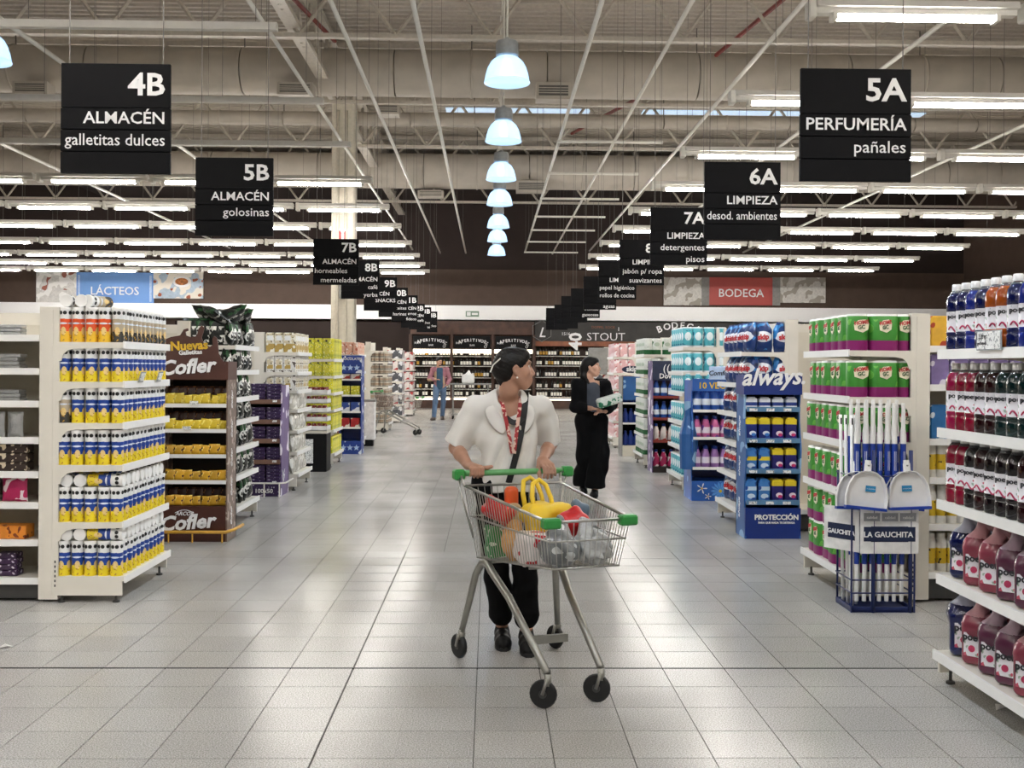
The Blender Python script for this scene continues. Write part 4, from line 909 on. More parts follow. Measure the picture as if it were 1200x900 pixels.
def bot_row(z, cols, y_far, pitch, nm, sc=1, x0=XN + .055):
    for k, c in enumerate(cols):
        y = y_far - k * pitch
        BOT[c].put((x0, y, z), '%s cleaner bottle in front, %s from the far end, %s' % (LQN[c], ORD[k], nm), 'cleaner bottles ' + nm, rz=-PI / 2 + .9 + R.uniform(-.3, .3), sc=sc)
        if k < len(cols): BOT[c].put((x0 + .1, y - .02, z), '%s cleaner bottle behind the %s front one, %s' % (LQN[c], ORD[k], nm), 'cleaner bottles inner ' + nm, rz=-PI / 2 + .9 + R.uniform(-.6, .6), sc=sc)
        if k < 2: 
            for j in (2, 3): BOT[c].put((x0 + .1 * j, y_far + .0, z), '%s cleaner bottle at the far end, %s row inward, %s, spot %s' % (LQN[c], ORD[j], nm, ORD[k]), 'cleaner bottles end ' + nm, rz=R.uniform(0, 6), sc=sc) if k == 0 else None
bot_row(1.59, ['navy', 'navy', 'blue', 'navy', 'amber', 'amber', 'navy', 'blue', 'navy', 'blue', 'navy'], 5.10, .1, 'top shelf')
bot_row(1.215, ['magenta', 'crimson', 'crimson', 'maroon', 'maroon', 'green', 'green', 'green', 'maroon', 'green', 'maroon'], 5.10, .1, 'second shelf')
bot_row(.87, ['crimson', 'crimson', 'black', 'maroon', 'black', 'black', 'black', 'maroon', 'black', 'black', 'black'], 5.10, .1, 'middle shelf')
# big handled jugs
def jug_me(lq, w=.078, d=.062):
    s = SDF((-.1, -.085, -.01), (.1, .085, .345), .0045)
    s.rbox((0, 0, .1), (w, d, .098), .03, .0); s.cone((0, 0, .17), (0, 0, .29), d * .98, .022, .03); s.ell((-.01, 0, .19), (w * .98, d * .96, .06), .03)
    s.cone((0, 0, .28), (0, 0, .312), .02, .02, .005)
    s.cone((.05, -.1, .205), (.05, .1, .205), .014, .014, .008, sub=True); s.cone((.042, -.1, .235), (.042, .1, .235), .013, .013, .008, sub=True)
    s.chain([(.025, 0, .285), (.065, 0, .262), (.078, 0, .2), (.072, 0, .15)], [.014, .013, .013, .016], .01)
    me = s.mesh('cleaner_jug', [MATS['liq_' + lq], MATS['jug_' + lq]]); co = [v.co.copy() for v in me.vertices]
    for p in me.polygons:
        if sum(co[i].z for i in p.vertices) / 4 > .225: p.material_index = 1
    return me
for k in ('navy', 'violet', 'rose', 'wine'):
    if k in ('rose', 'wine'): LQ[k] = dict(rose='#8c3a4a', wine='#5a2740')[k]; mat('liq_' + k, LQ[k], .25, coat=.3, var=.15, scale=6)
    mat('jug_' + k, {'navy': '#b9bdd0', 'violet': '#b3a9bd', 'rose': '#c9929a', 'wine': '#ac93a3'}[k], .3, trans=.15)
mat('liq_navy2', '#2b3358', .25, coat=.3)
JL = MB().prism([(-.058, .045), (.058, .045), (.058, .15), (.03, .158), (-.058, .15)], -.064, -.0615).mesh('label', MATS['label_white'])
JB = MB().box(.018, .045, -.0655, -.064, .07, .13).mesh('barcode', MATS['barcode'])
JT = text_kid('poett', .045, 'label_ink', -.0665, .118, .03, 0, -.012)
JS = MB().lathe([(.016, 0), (.016, .002), (.001, .003)], 10, M=TR(-.02, -.064, .08, rx=PI / 2)).mesh('label_flower', MATS['label_pink'])
jcap = MB().lathe([(.025, .308), (.025, .334), (.001, .336)], 14).mesh('cap', MATS['cap_white'], 'auto')
JUG = {k: Product('cleaner_jug', jug_me(k), 'cleaner jug', [('label', JL), ('barcode', JB), ('lettering', JT), ('label_flower', JS), ('cap', jcap)]) for k in ('navy', 'violet', 'rose', 'wine')}
JN = dict(navy='dark blue', violet='violet', rose='rose red', wine='wine purple')
for z, cols, nm, sc in ((.51, ['navy', 'rose', 'rose', 'wine', 'wine', 'violet', 'violet'], 'second lowest shelf', .98), (.147, ['navy', 'rose', 'wine', 'wine', 'rose', 'wine', 'navy'], 'bottom shelf', 1.0)):
    for k, c in enumerate(cols):
        JUG[c].put((XN + .085 + (.01 if k else .02), 5.07 - .163 * k, z), '%s handled jug in front, %s from the far end, %s' % (JN[c], ORD[k], nm), 'cleaner jugs ' + nm, rz=(-PI / 2 + .8 + R.uniform(-.12, .12)) if k or z > .4 else -.35, sc=(sc * .97, sc * .97, sc) if k or z > .4 else 1.08)
        JUG[c].put((XN + .25, 5.04 - .163 * k, z), '%s handled jug in the back row, %s from far end, %s' % (JN[c], ORD[k], nm), 'cleaner jugs back ' + nm, rz=-PI / 2 + .75 + R.uniform(-.3, .3), sc=(sc * .95, sc * .95, sc))
t = thing('price_holder', 'clear price card holder on the top bottle shelf at the picture edge', 'price holder', (XN - .02, 4.62, 1.585))
MB().box(-.002, .002, -.13, .1, .0, .085).build('clear_pocket', MATS['holder'], t); MB().box(-.004, -.0025, -.12, .09, .005, .08).build('price_card', MATS['price_paper'], t)
lettering('1 Litro', .035, 'label_ink', t, (-.006, .05, .05), '-X', ext=.0005); lettering('perfumado', .02, 'label_ink', t, (-.006, .04, .025), '-X', ext=.0005)

# ---------------------------------------------------------------- broom and dustpan stand LA GAUCHITA
mat('navy_metal', '#17265c', .4); mat('broom_blue', '#1f3f9e', .35); mat('plastic_white', '#f0efec', .35, var=.02); mat('card_white', '#efeeec', .5); mat('logo_navy', '#1b2747', .45); mat('logo_cyan', '#2c8fc4', .4); mat('grey_ink', '#9ea0a2', .5)
gx, gy0 = at(1033, 720, 6.62).x, 6.6
t = thing('broom_stand', 'navy wire stand with LA GAUCHITA board before the kitchen towel rack', 'display stand', (gx, gy0 + .15, 0))
hw, hd = .195, .15
MB().box(-hw, hw, -hd, -hd + .012, 0, .035).box(-hw, hw, hd - .012, hd, 0, .035).box(-hw, -hw + .012, -hd, hd, 0, .035).box(hw - .012, hw, -hd, hd, 0, .035).box(-hw, hw, -hd, hd, .005, .012).build('base_tray', MATS['navy_metal'], t)
for i, (x, y) in enumerate(((-.06, -hd), (hw - .025, -hd), (-hw + .01, hd), (hw, hd))): MB().tube([(x, y, 0), (x, y, 1.0 if i < 2 else .85)], .013 if i < 2 else .007, 8).build('upright', MATS['navy_metal'], t, smooth=True)
for z in (.12, .2, .72, .84): MB().tube([(-hw, -hd, z), (hw, -hd, z), (hw, hd, z), (-hw, hd, z)], .005, 5, closed=True).build('wire_hoop', MATS['navy_metal'], t)
for i, x in enumerate((-hw + .0, hw)): MB().tube([(x, -hd, 0), (x, -hd, .84)], .006, 6).build('corner_wire', MATS['navy_metal'], t)
bd = MB().box(-.145, hw + .02, -hd - .012, -hd - .006, .365, .64).build('sign_board', MATS['card_white'], t)
MB().bbox(-.125, hw, -hd - .015, -hd - .012, .44, .53, .001).build('sign_badge', MATS['logo_navy'], bd)
MB().tube([(-.08, -hd - .013, .485), (hw - .045, -hd - .013, .485)], .048, 12, M=None).build('badge_round', MATS['logo_navy'], bd)
for o_ in bd.children:
    if o_.name.startswith('badge_round'): o_.scale = (1, .05, 1); o_.location = (0, (-hd - .013) * .95, 0)
lettering('LA GAUCHITA', .047, 'sign_white', bd, (.025, -hd - .019, .468), bold=.02)
for k in range(3): MB().box(-.125 + k * .112, -.025 + k * .112, -hd - .014, -hd - .012, .565, .615).build('small_print', MATS['grey_ink'], bd); lettering('calidad', .024, 'card_white', bd, (-.075 + k * .112, -hd - .016, .58))
sd = MB().box(-.13, .13, -.003, .003, 0, .27).build('side_board', MATS['card_white'], t, (-hw - .02, -.02, .365)); sd.rotation_euler = (0, 0, 2.2)
MB().bbox(-.1, .1, .003, .006, .07, .165, .001).build('sign_badge', MATS['logo_navy'], sd); lettering('GAUCHITA', .04, 'sign_white', sd, (0, .009, .1), '+Y', bold=.02)
mat('bristle', '#173079', .6, bump=.5, scale=60)
bh = MB().tube([(0, 0, .05), (0, 0, .30)], .013, 8, 0).tube([(0, 0, .3), (0, 0, .8)], .016, 8, 1).tube([(0, 0, .8), (0, 0, 1.11)], .0185, 8, 1).tube([(0, 0, 1.11), (0, 0, 1.17), (0, 0, 1.2), (0, 0, 1.36)], [.0195, .0185, .013, .012], 8, 0)
bh.v = [(x, y, z * .925) for x, y, z in bh.v]
bh = bh.mesh('broom', [MATS['plastic_white'], MATS['broom_blue']], 'auto')
hk = MB().box(-.006, .006, -.0172, -.0165, .86, .98, 0).mesh('handle_label', MATS['card_white'])
BH = Product('broom', bh, 'broom', [('handle_label', hk)])
n = 0
for r_ in range(3):
    for k in range(7):
        n += 1; BH.put((gx - .14 + k * .047 + (.02 if r_ == 1 else 0), gy0 + .07 + r_ * .055, .01 + .02 * r_), 'blue and white broom handle, %s from left, %s row of the stand' % (ORD[k], ('front', 'middle', 'back')[r_]), 'broom handles row %d' % r_, rot=(R.uniform(-.005, .005), R.uniform(-.006, .006), R.uniform(-.3, .3)))
wh = MB().tube([(0, 0, 0), (0, 0, 1.2)], .011, 8).mesh('white_broom', MATS['plastic_white'], True)
WHP = Product('white_broom', wh, 'broom', [('hanging_hole', MB().box(-.004, .004, -.0125, -.011, 1.14, 1.18).mesh('hanging_hole', MATS['black']))])
for k in range(5): WHP.put((gx - .175 + k * .018, gy0 + .22 - .035 * (k % 3), .01), 'thin white broom handle in the left corner, %s from left' % ORD[k], 'white broom handles', rot=(0, R.uniform(-.02, .0), 0))
# dustpans hung on the uprights
def dustpan():
    n_ = 24; vs = []; fs = []; P = [(-.135, 0), (-.138, .06), (-.125, .13), (-.095, .185), (-.05, .215), (0, .225), (.05, .215), (.095, .185), (.125, .13), (.138, .06), (.135, 0)]
    lip = [(-.145, 0)] + [(x * 1.06, z * 1.03 + .004) for x, z in P[1:-1]] + [(.145, 0)]
    m = MB().prism(P, 0, .006)
    k = len(P)
    vs = [(x, .0, z) for x, z in P] + [(x * 1.05, -.04, z * 1.03) for x, z in P] + [(x * 1.09, -.04, z * 1.05) for x, z in P] + [(x * 1.05, .006, z * 1.02) for x, z in P]
    for i in range(k - 1):
        for j in range(3): fs.append((j * k + i, j * k + i + 1, (j + 1) * k + i + 1, (j + 1) * k + i))
    m.add(vs, fs); m.bbox(-.026, .026, -.012, .008, .21, .285, .008)
    m.tube([(0, .0, .27), (0, 0, .30)], [.022, .02], 10)
    return m.mesh('pan', MATS['plastic_white'])
pan = dustpan(); lipm = MB().box(-.147, .147, -.043, .002, -.016, .002).mesh('rubber_lip', MATS['broom_blue']); stk = MB().bbox(-.036, .036, -.004, 0, 0, .038, .001).mesh('sticker', MATS['logo_cyan'])
for k, (px, py, y, rt, lab) in enumerate(((1013, 545, 6.53, .10, 'white dustpan hanging at the left front of the broom stand'), (1065, 545, 6.54, -.04, 'white dustpan hanging at the right front of the broom stand'), (1002, 542, 6.66, .04, 'white dustpan tucked behind the left dustpan'), (1057, 541, 6.66, .08, 'white dustpan tucked behind the right dustpan'))):
    a = at(px, 594, y); d_ = thing('dustpan', lab, 'dustpan', (a.x, y, a.z), group='dustpans on the broom stand'); d_.rotation_euler = (-.06, rt, 0); d_.scale = (.86, .9, .95)
    ob('pan', pan, d_); ob('rubber_lip', lipm, d_); ob('sticker', stk, d_, (-.01 if k % 2 else .03, -.008, .1)); MB().lathe([(.008, 0), (.008, .004)], 8, M=TR(0, -.014, .268, rx=PI / 2)).build('hanging_hole', MATS['grey'], d_)
    lettering('LA GAUCHITA', .0095, 'sign_white', d_, (-.01 if k % 2 else .03, -.014, .115), ext=.0003)
# ---------------------------------------------------------------- cardboard displays standing before the rack ends
mat('cofler_brown', '#4a251b', .4, var=.05); mat('cofler_side', '#7d6a5f', .45, blotch=[('#b9a99c', 14, .6, -1, 2)]); mat('board_dark', '#1d1210', .6); mat('gold', '#e3b92b', .45); mat('bumper_yellow', '#d9a53a', .4)
mat('milka', '#33204a', .4, var=.08, blotch=[('#c9c0d6', 34, .66, -1, 2)]); mat('milka_side', '#6b5685', .45, blotch=[('#e9e2ef', 5, .56, -1, 2)], scale=3); mat('shelf_brown', '#7a5a4b', .5)
mat('always_blue', '#12307f', .35, var=.06, scale=3); mat('always_side', '#2b5f9e', .4, blotch=[('#8fb6d8', 4, .58, -1, 2)], scale=3); mat('always_strip', '#5a86ad', .4)
mat('comfort_blue', '#2a62b8', .35, var=.15, scale=3, blotch=[('#7fb2e6', 5, .6, -1, .9)]); mat('nestle_blue', '#1f3f94', .4, blotch=[('#e9edf5', 9, .63, -1, 2)]); mat('box_white', '#ecebe8', .45)
def display(name, lab, x0, x1, y0, dp, zs, top, mside, mback, mbase, mshelf, header=None, side=-1, curve=0, strip=None):
    """side: which side panel faces the main aisle (-1 = its left edge). x grows right"""
    t = thing(name, lab, 'display stand', ((x0 + x1) / 2, y0, 0)); w = (x1 - x0) / 2
    for sgn in (-1, 1):
        P = [(0, 0), (dp, 0), (dp, top), (0, top)]
        if curve: P = [(0, 0), (dp, 0), (dp, top)] + [(.02 + .035 * math.sin(k * 1.1) * curve, top - (top - zs[0]) * k / 8) for k in range(9)]
        M_ = Matrix.Translation((sgn * w - (.012 if sgn > 0 else 0), 0, 0)) @ Matrix(((0, 1, 0, 0), (1, 0, 0, 0), (0, 0, 1, 0), (0, 0, 0, 1)))
        MB().prism(P, 0, .012, M=M_).build('side_panel', MATS[mside], t)
    MB().box(-w, w, dp - .02, dp, 0, top).build('back_panel', MATS[mback], t)
    b = MB().box(-w + .002, w - .002, .004, dp - .02, 0, zs[0]).build('base_box', MATS[mbase], t)
    for z in zs[1:]:
        s_ = MB().box(-w + .012, w - .012, .01, dp - .02, z - .012, z).build('shelf', MATS[mshelf], t)
        MB().box(-w + .012, w - .012, -.002, .01, z - .02, z + (strip[1] if strip else .012)).build('shelf_strip', MATS[strip[0] if strip else 'strip_white'], s_)
    return t, b, w
def tagcard(t, x, z, y=-.006, w=.04, h=.02): MB().box(x - w / 2, x + w / 2, y - .002, y, z, z + h).build('price_tag', MATS['price_paper'], t)
# brown chocolate display, second row left
t, b, w = display('product_display', 'brown cardboard display reading Nuevas Galletitas Cofler, left', -2.78, -2.22, 9.2, .32, [.30, .51, .73, .945, 1.16], 1.38, 'cofler_side', 'board_dark', 'cofler_brown', 'board_dark')
MB().box(-w - .005, w + .005, -.02, .3, 1.375, 1.53).build('header_box', MATS['cofler_brown'], t)
sp_ = [(-w, 1.5), (-w, 1.70), (-.2, 1.735), (-.12, 1.75), (-.09, 1.80), (-.055, 1.81), (-.05, 1.79), (-.075, 1.78), (-.07, 1.75), (-.03, 1.735), (.02, 1.745), (.035, 1.81), (.06, 1.835), (.085, 1.815), (.075, 1.78), (.06, 1.73),
       (.08, 1.68), (.13, 1.655), (.155, 1.67), (.15, 1.72), (.165, 1.745), (.19, 1.73), (.2, 1.67), (.205, 1.6), (.23, 1.55), (.26, 1.52), (.26, 1.5)]
MB().prism(sp_, -.024, -.012).build('chocolate_splash', MATS['cofler_brown'], t)
lettering('Nuevas', .105, 'gold', t, (-.04, -.03, 1.63), bold=.03, tilt=.06, ext=.004); lettering('Galletitas', .052, 'sign_white', t, (-.03, -.03, 1.59), bold=.03, tilt=.06, ext=.003)
lettering('Cofler', .17, 'sign_white', t, (-.06, -.03, 1.43), bold=.03, shear=.25, tilt=.08, ext=.006, sx=1.05)
lettering('Cofler', .17, 'sign_white', b, (-.06, -.004, .11), bold=.03, shear=.25, tilt=.08, ext=.005, sx=1.05); lettering('ARCOR', .045, 'sign_white', b, (-.08, -.004, .225), bold=.01, shear=.3, ext=.003)
MB().tube([(-.16 + .02 * k, -.004, .245 + .026 * math.sin(k * PI / 8)) for k in range(9)], .003, 4).build('logo_arc', MATS['sign_white'], b)
for k in range(5): lettering('Cofler', .06, 'sign_white', t, (w + .002, .16, .2 + k * .25), '+X', shear=.3, tilt=PI / 2, bold=.01)
MB().tube([(-w - .03, .3, .09), (-w - .03, -.05, .09), (w, -.05, .09), (w + .05, .02, .1), (w + .06, .32, .1)], .014, 8).build('bumper_bar', MATS['bumper_yellow'], t, smooth=True)
for x in (-.2, 0, .25): MB().tube([(x, -.05, 0), (x, -.05, .09)], .007, 6).build('bumper_post', MATS['bumper_yellow'], t)
mat('cookie_pack', '#d8a62c', .35, bump=.5, blotch=[('#4a2213', 26, .56, .015, .07), ('#f0d36a', 30, .62, -1, 1)], rnd=.5); mat('cookie_yellow', '#dcc02f', .35, bump=.5, blotch=[('#5a3116', 26, .58, .01, .04), ('#f0e070', 30, .6, -1, 1)], rnd=.5); mat('cookie_brown', '#3d2018', .4, bump=.4, blotch=[('#8a5a30', 30, .64, -1, 1)])
cks = {c: [bag_mesh(.09, .088, .03, c, 'cookie_pack', s_, n=6) for s_ in (21, 22, 23)] for c in ('cookie_pack', 'cookie_yellow', 'cookie_brown')}
CKP = Product('cookie_pack', cks['cookie_pack'][0], 'cookie pack')
for i, z in enumerate([.30, .51, .73, .945, 1.16]):
    c = 'cookie_yellow' if i > 2 else 'cookie_pack'
    for k in range(7):
        CKP.put((-2.72 + .075 * k, 9.25, z + .004), '%s cookie pack, %s from left in front, brown display %s' % ({'cookie_yellow': 'yellow', 'cookie_pack': 'orange'}[c], ORD[k], shn(i, 5)), 'cookie packs display row %d' % i, body=R.choice(cks[c]), sc=R.uniform(.88, 1.1), rot=(-.12 + R.uniform(-.08, .08), R.uniform(-.12, .12), R.uniform(-.2, .2)))
        if i in (0, 3, 4): CKP.put((-2.72 + .075 * k, 9.33, z + .07 if i else z + .06), 'brown cookie pack in back, %s from left, brown display %s' % (ORD[k], shn(i, 5)), 'brown cookie packs display row %d' % i, body=R.choice(cks['cookie_brown']), rot=(-.15, 0, R.uniform(-.12, .12)))
tagcard(t, .0, 1.165, -.02, .07, .03); tagcard(t, -.06, .95, -.02, .07, .03)
# purple chocolate display
t, b, w = display('product_display', 'purple cardboard display full of dark purple packs, left', -2.93, -2.385, 12.4, .5, [.15, .39, .63, .85, 1.08], 1.27, 'milka_side', 'board_dark', 'milka', 'shelf_brown', curve=1, strip=('shelf_brown', .03))
lettering('100x50', .07, 'sign_white', b, (.08, -.004, .04), bold=.01)
MB().tube([(-w, -.08, .16), (w, -.08, .16), (w + .06, -.02, .16), (w + .06, .45, .16)], .01, 6).build('bumper_bar', MATS['white_metal'], t)
for x in (-.1, .1, w): MB().tube([(x, -.08, 0), (x, -.08, .16)], .008, 5).build('bumper_post', MATS['white_metal'], t)
for k in range(2): MB().tube([(w + .006, .05, .3 - .06 * k), (w + .006, .12, .22 - .06 * k), (w + .006, .2, .3 - .06 * k)], .004, 4).build('chevron', MATS['sign_white'], t)
mk = pack('chocolate_pack', .16, .12, .04, 'milka', 'chocolate pack')
for i, z in enumerate([.15, .39, .63, .85, 1.08]):
    for k in range(3):
        for l in range(4 if i in (1, 2, 3) else 5 if i == 4 else 5): mk.put((-2.83 + k * .175, 12.49, z + .002 + l * .042), 'dark purple chocolate pack, %s column, %s layer, %s' % (ORD[k], LAY[l], shn(i, 5)), 'purple packs row %d' % i, rz=R.uniform(-.05, .05))
    tagcard(t, .2, z + .0, -.006, .05, .025)
# black plinth with trays of red jars
t = thing('product_plinth', 'black box plinth with a white notice under the red jar trays', 'display stand', (-2.45, 15.3, 0)); MB().bbox(-.15, .15, 0, .4, 0, .54, .005).build('plinth_box', MATS['black'], t); MB().box(-.151, .151, -.004, .4, .54, .58).build('top_plate', MATS['cream'], t)
MB().box(-.15, -.04, -.006, -.001, .12, .46).build('notice', MATS['price_paper'], t)
mat('jar_red', '#7c1520', .3, blotch=[('#d9c9c0', 30, .63, -1, 1)]); jar = Product('jar', MB().lathe([(.034, 0), (.036, .01), (.036, .07), (.03, .08), (.03, .095), (.001, .096)], 10).mesh('jar', MATS['jar_red'], 'auto'), 'jar')
for l in range(5):
    tr = thing('tray', 'white cardboard tray of red jars, %s from the black plinth up' % ORD[l], 'tray', (-2.45, 15.5, .582 + l * .128), group='stacked jar trays')
    MB().box(-.15, .15, -.19, .19, 0, .006).build('tray_floor', MATS['box_white'], tr)
    for a in ((-.15, .15, -.19, -.184), (-.15, .15, .184, .19), (-.15, -.144, -.19, .19), (.144, .15, -.19, .19)): MB().box(*a, 0, .065 if a[1] - a[0] > .1 else .06).build('tray_wall', MATS['box_white'], tr)
    for k in range(4):
        for q in range(1 if l < 4 else 3): jar.put((-2.45 - .11 + k * .073, 15.37 + q * .08, .589 + l * .128), 'dark red jar in the %s tray, %s from left, %s row' % (ORD[l], ORD[k], ORD[q]), 'red jars tray %d' % l, rz=R.uniform(0, 6), sc=(1, 1, 1))
# dark blue display, fifth row left
t, b, w = display('product_display', 'dark blue cardboard display with star prints, far left aisle side', -2.56, -2.18, 18.4, .4, [.22, .45, .72, 1.0, 1.27], 1.68, 'nestle_blue', 'always_blue', 'nestle_blue', 'always_blue')
hb = MB().box(-w, w, -.02, .02, 1.38, 1.68).build('header_board', MATS['nestle_blue'], t); lettering('CHOCOLATES', .06, 'sign_white', hb, (0, -.024, 1.6), bold=.02)
for k in range(3):
    a = MB().prism([(math.cos(q * PI / 5 + PI / 2) * (.055 if q % 2 == 0 else .025), math.sin(q * PI / 5 + PI / 2) * (.055 if q % 2 == 0 else .025)) for q in range(10)], -.008, 0).mesh('printed_star', MATS['pale_blue'])
    ob('printed_star', a, b, (-.11 + k * .11, -.002, .11)); ob('printed_star', a, hb, (-.11 + k * .11, -.022, 1.47))
mat('blue_box', '#3450a0', .4, blotch=[('#eef0f6', 8, .5, -1, 1)]); mat('red_box', '#b3242a', .4, blotch=[('#f0e3d6', 12, .6, -1, 1)])
for i, (z, m_, nm) in enumerate(((.22, 'red_box', 'red'), (.45, 'red_box', 'red'), (.72, 'blue_box', 'blue and white'), (1.0, 'yerba', 'yellow'), (1.27, 'redwhite', 'red and white'))):
    if i == 0: continue
    pq = pack('small_box', .15, .1, .16 if i < 4 else .09, m_, 'box')
    for k in range(2): pq.put((-2.46 + .17 * k, 18.48, z + .002), '%s box on the %s of the dark blue display, %s' % (nm, shn(i, 5), ('left', 'right')[k]), 'boxes blue display %d' % i)
# white bin and parked trolley
t = thing('dump_bin', 'narrow white bin with black foot behind the dark blue display', 'bin', (-2.28, 20.35, 0)); MB().bbox(-.13, .13, -.12, .12, .12, .85, .01).build('bin_body', MATS['box_white'], t); MB().bbox(-.1, .1, -.1, .1, 0, .12, .005).build('foot', MATS['black'], t); MB().box(-.14, .14, -.13, .13, .83, .87).build('rim', MATS['grey'], t)
# always display right
t, b, w = display('product_display', 'blue cardboard display headed always with PROTECCIÓN on its base', 2.255, 2.75, 9.45, .36, [.27, .32, .595, .865, 1.14], 1.29, 'always_side', 'black', 'always_blue', 'always_blue', curve=1, strip=('always_strip', .022))
MB().box(-w - .02, w, -.015, .3, 1.27, 1.44).build('header_box', MATS['always_blue'], t)
lettering('always.', .21, 'sign_white', t, (-.01, -.022, 1.36), bold=.02, shear=.35, tilt=.03, ext=.005, sx=.95)
lettering('PROTECCIÓN', .062, 'sign_white', b, (.03, -.004, .17), bold=.035, ext=.003); lettering('PARA QUE NADA TE DETENGA', .023, 'sign_white', b, (.03, -.004, .135), bold=.035, ext=.002)
for k, z in enumerate((.25, .62, .98)): lettering('always', .07, 'sign_white', t, (-w - .003, .2, z), '-X', shear=.3, tilt=PI / 2)
mat('pad_blue', '#1b2a78', .35, bands=[(.14, .2, '#e8cf30')], ell=[('X', .012, .062, .03, .02, '#e2e8f2'), ('X', .02, .05, .02, .014, '#3c7fd0')], blotch=[('#2e4fb0', 14, .62, 0, .13)])
mat('pad_pink', '#25206e', .35, bands=[(.14, .2, '#e8cf30')], ell=[('X', .012, .06, .03, .022, '#f0dfe8'), ('X', .02, .048, .02, .014, '#d1316e')], blotch=[('#3a2b8c', 14, .62, 0, .13)])
mat('pad_light', '#3f7fc6', .35, bands=[(.1, .135, '#c9dff0')], ell=[('X', .0, .05, .034, .022, '#cfe2f3')], blotch=[('#1b4c9c', 16, .57, 0, .2)]); mat('pad_light_y', '#3f7fc6', .35, bands=[(.09, .125, '#e8cf30')], ell=[('X', .0, .045, .034, .022, '#cfe2f3')], blotch=[('#1b4c9c', 16, .57, 0, .2)])
mat('pad_small', '#e9eef4', .35, bands=[(.03, .06, '#24408f')])
def padp(m_, h, w=.1): return Product('pad_pack', MB().bbox(-w / 2, w / 2, -.04, .04, 0, h, .008).bbox(-w * .34, w * .34, -.03, .03, h - .002, h + .012, .004, 0).mesh('pad_pack', MATS[m_]), 'pad pack')
PN = dict(pad_blue='navy pad pack with yellow top', pad_pink='navy and pink pad pack', pad_light='light blue pad pack', pad_light_y='yellow banded light blue pad pack', pad_small='low white and blue pad pack')
for i, (z, ms) in enumerate(((.32, ['pad_light', 'pad_light', 'pad_pink', 'pad_pink']), (.595, ['pad_light_y', 'pad_light_y', 'pad_pink', 'pad_pink']), (.865, ['pad_blue', 'pad_blue', 'pad_pink', 'pad_pink']), (1.14, ['pad_small'] * 4))):
    for k, m_ in enumerate(ms):
        pq = padp(m_, .19 if z < 1.1 else .095)
        pq.put((2.315 + k * .118, 9.52, z + .002), '%s, %s from left, %s' % (PN[m_], ORD[k], shn(i, 4)), 'pad packs row %d' % i, rz=R.uniform(-.05, .05))
        if z < 1.1: pq.put((2.315 + k * .118, 9.63, z + .002), '%s in the back, %s from left, %s' % (PN[m_], ORD[k], shn(i, 4)), 'pad packs back row %d' % i)
    for k in range(3): tagcard(t, -.18 + k * .15, z - .016, -.004, .07, .025)
# blue flowered fabric softener display
t, b, w = display('product_display', 'blue flower printed display headed Comfort 10 VECES, right', 2.29, 2.78, 12.15, .5, [.22, .37, .71, 1.02], 1.36, 'comfort_blue', 'always_blue', 'comfort_blue', 'always_blue', curve=1)
MB().box(-w, w, -.01, .02, 1.24, 1.38).build('header_board', MATS['comfort_blue'], t); lettering('10 VECES', .1, 'gold', t, (.02, -.014, 1.27), bold=.02)
lb_ = MB().bbox(-.06, .19, -.03, -.012, 1.37, 1.52, .006).build('header_badge', MATS['pale_blue'], t); lettering('Comfort', .075, 'logo_navy', lb_, (.065, -.033, 1.42), bold=.02, shear=.2)
mat('petal', '#5b9fe6', .5); mat('petal_w', '#f0ece6', .5)
for fx, fz, r_, m_, n_ in ((.08, .11, .11, 'petal', 14), (-.13, .14, .065, 'petal_w', 5), (-.06, .05, .04, 'petal_w', 5)):
    f = MB()
    for k in range(n_): a = 2 * PI * k / n_; f.prism([(0, 0), (r_ * .75 * math.cos(a - .16), r_ * .75 * math.sin(a - .16)), (r_ * math.cos(a), r_ * math.sin(a)), (r_ * .75 * math.cos(a + .16), r_ * .75 * math.sin(a + .16))], -.006 - .0004 * k, 0)
    f.build('printed_flower', MATS[m_], b, (fx, 0, fz), kind='stuff'); MB().lathe([(r_ * .18, 0), (r_ * .15, .008), (.001, .01)], 8, M=TR(fx, -.006, fz, rx=PI / 2)).build('flower_centre', MATS['gold'], b)
MB().tube([(-w - .012, .12, .35), (-w - .012, .12, .75), (-w - .012, .12, .95)], [.1, .11, .06], 12).tube([(-w - .012, .12, .95), (-w - .012, .12, 1.12)], .055, 12).build('printed_bottle', MATS['always_side'], t)
def softener(m_, nm='softener_bottle'): return Product(nm, MB().lathe([(.001, 0), (.045, .002), (.05, .02), (.048, .13), (.03, .19), (.02, .21)], 12, sy=.7).lathe([(.024, .21), (.024, .245), (.001, .25)], 10, 1).mesh(nm, [MATS[m_], MATS['always_blue']], 'auto'), 'softener bottle')
mat('soft_blue', '#2454a8', .3, bands=[(.06, .13, '#dfe7f2')]); mat('soft_pink', '#c45b93', .35, bands=[(.05, .12, '#e6dce8')], blotch=[('#7a3f96', 16, .6, -1, 1)]); mat('soft_lilac', '#9a6fae', .3, bands=[(.05, .12, '#e3dbea')])
for i, (z, m_, nm) in enumerate(((.37, 'soft_lilac', 'lilac'), (.71, 'soft_pink', 'pink'), (1.02, 'soft_blue', 'blue'))):
    sf = softener(m_)
    for k in range(4):
        for q in range(2): sf.put((2.36 + k * .105, 12.23 + q * .1, z + .002), '%s softener bottle, %s from left, %s row on the flower display' % (nm, ORD[k], ('front', 'back')[q]), 'softeners %s' % nm, rz=R.uniform(-.2, .2))
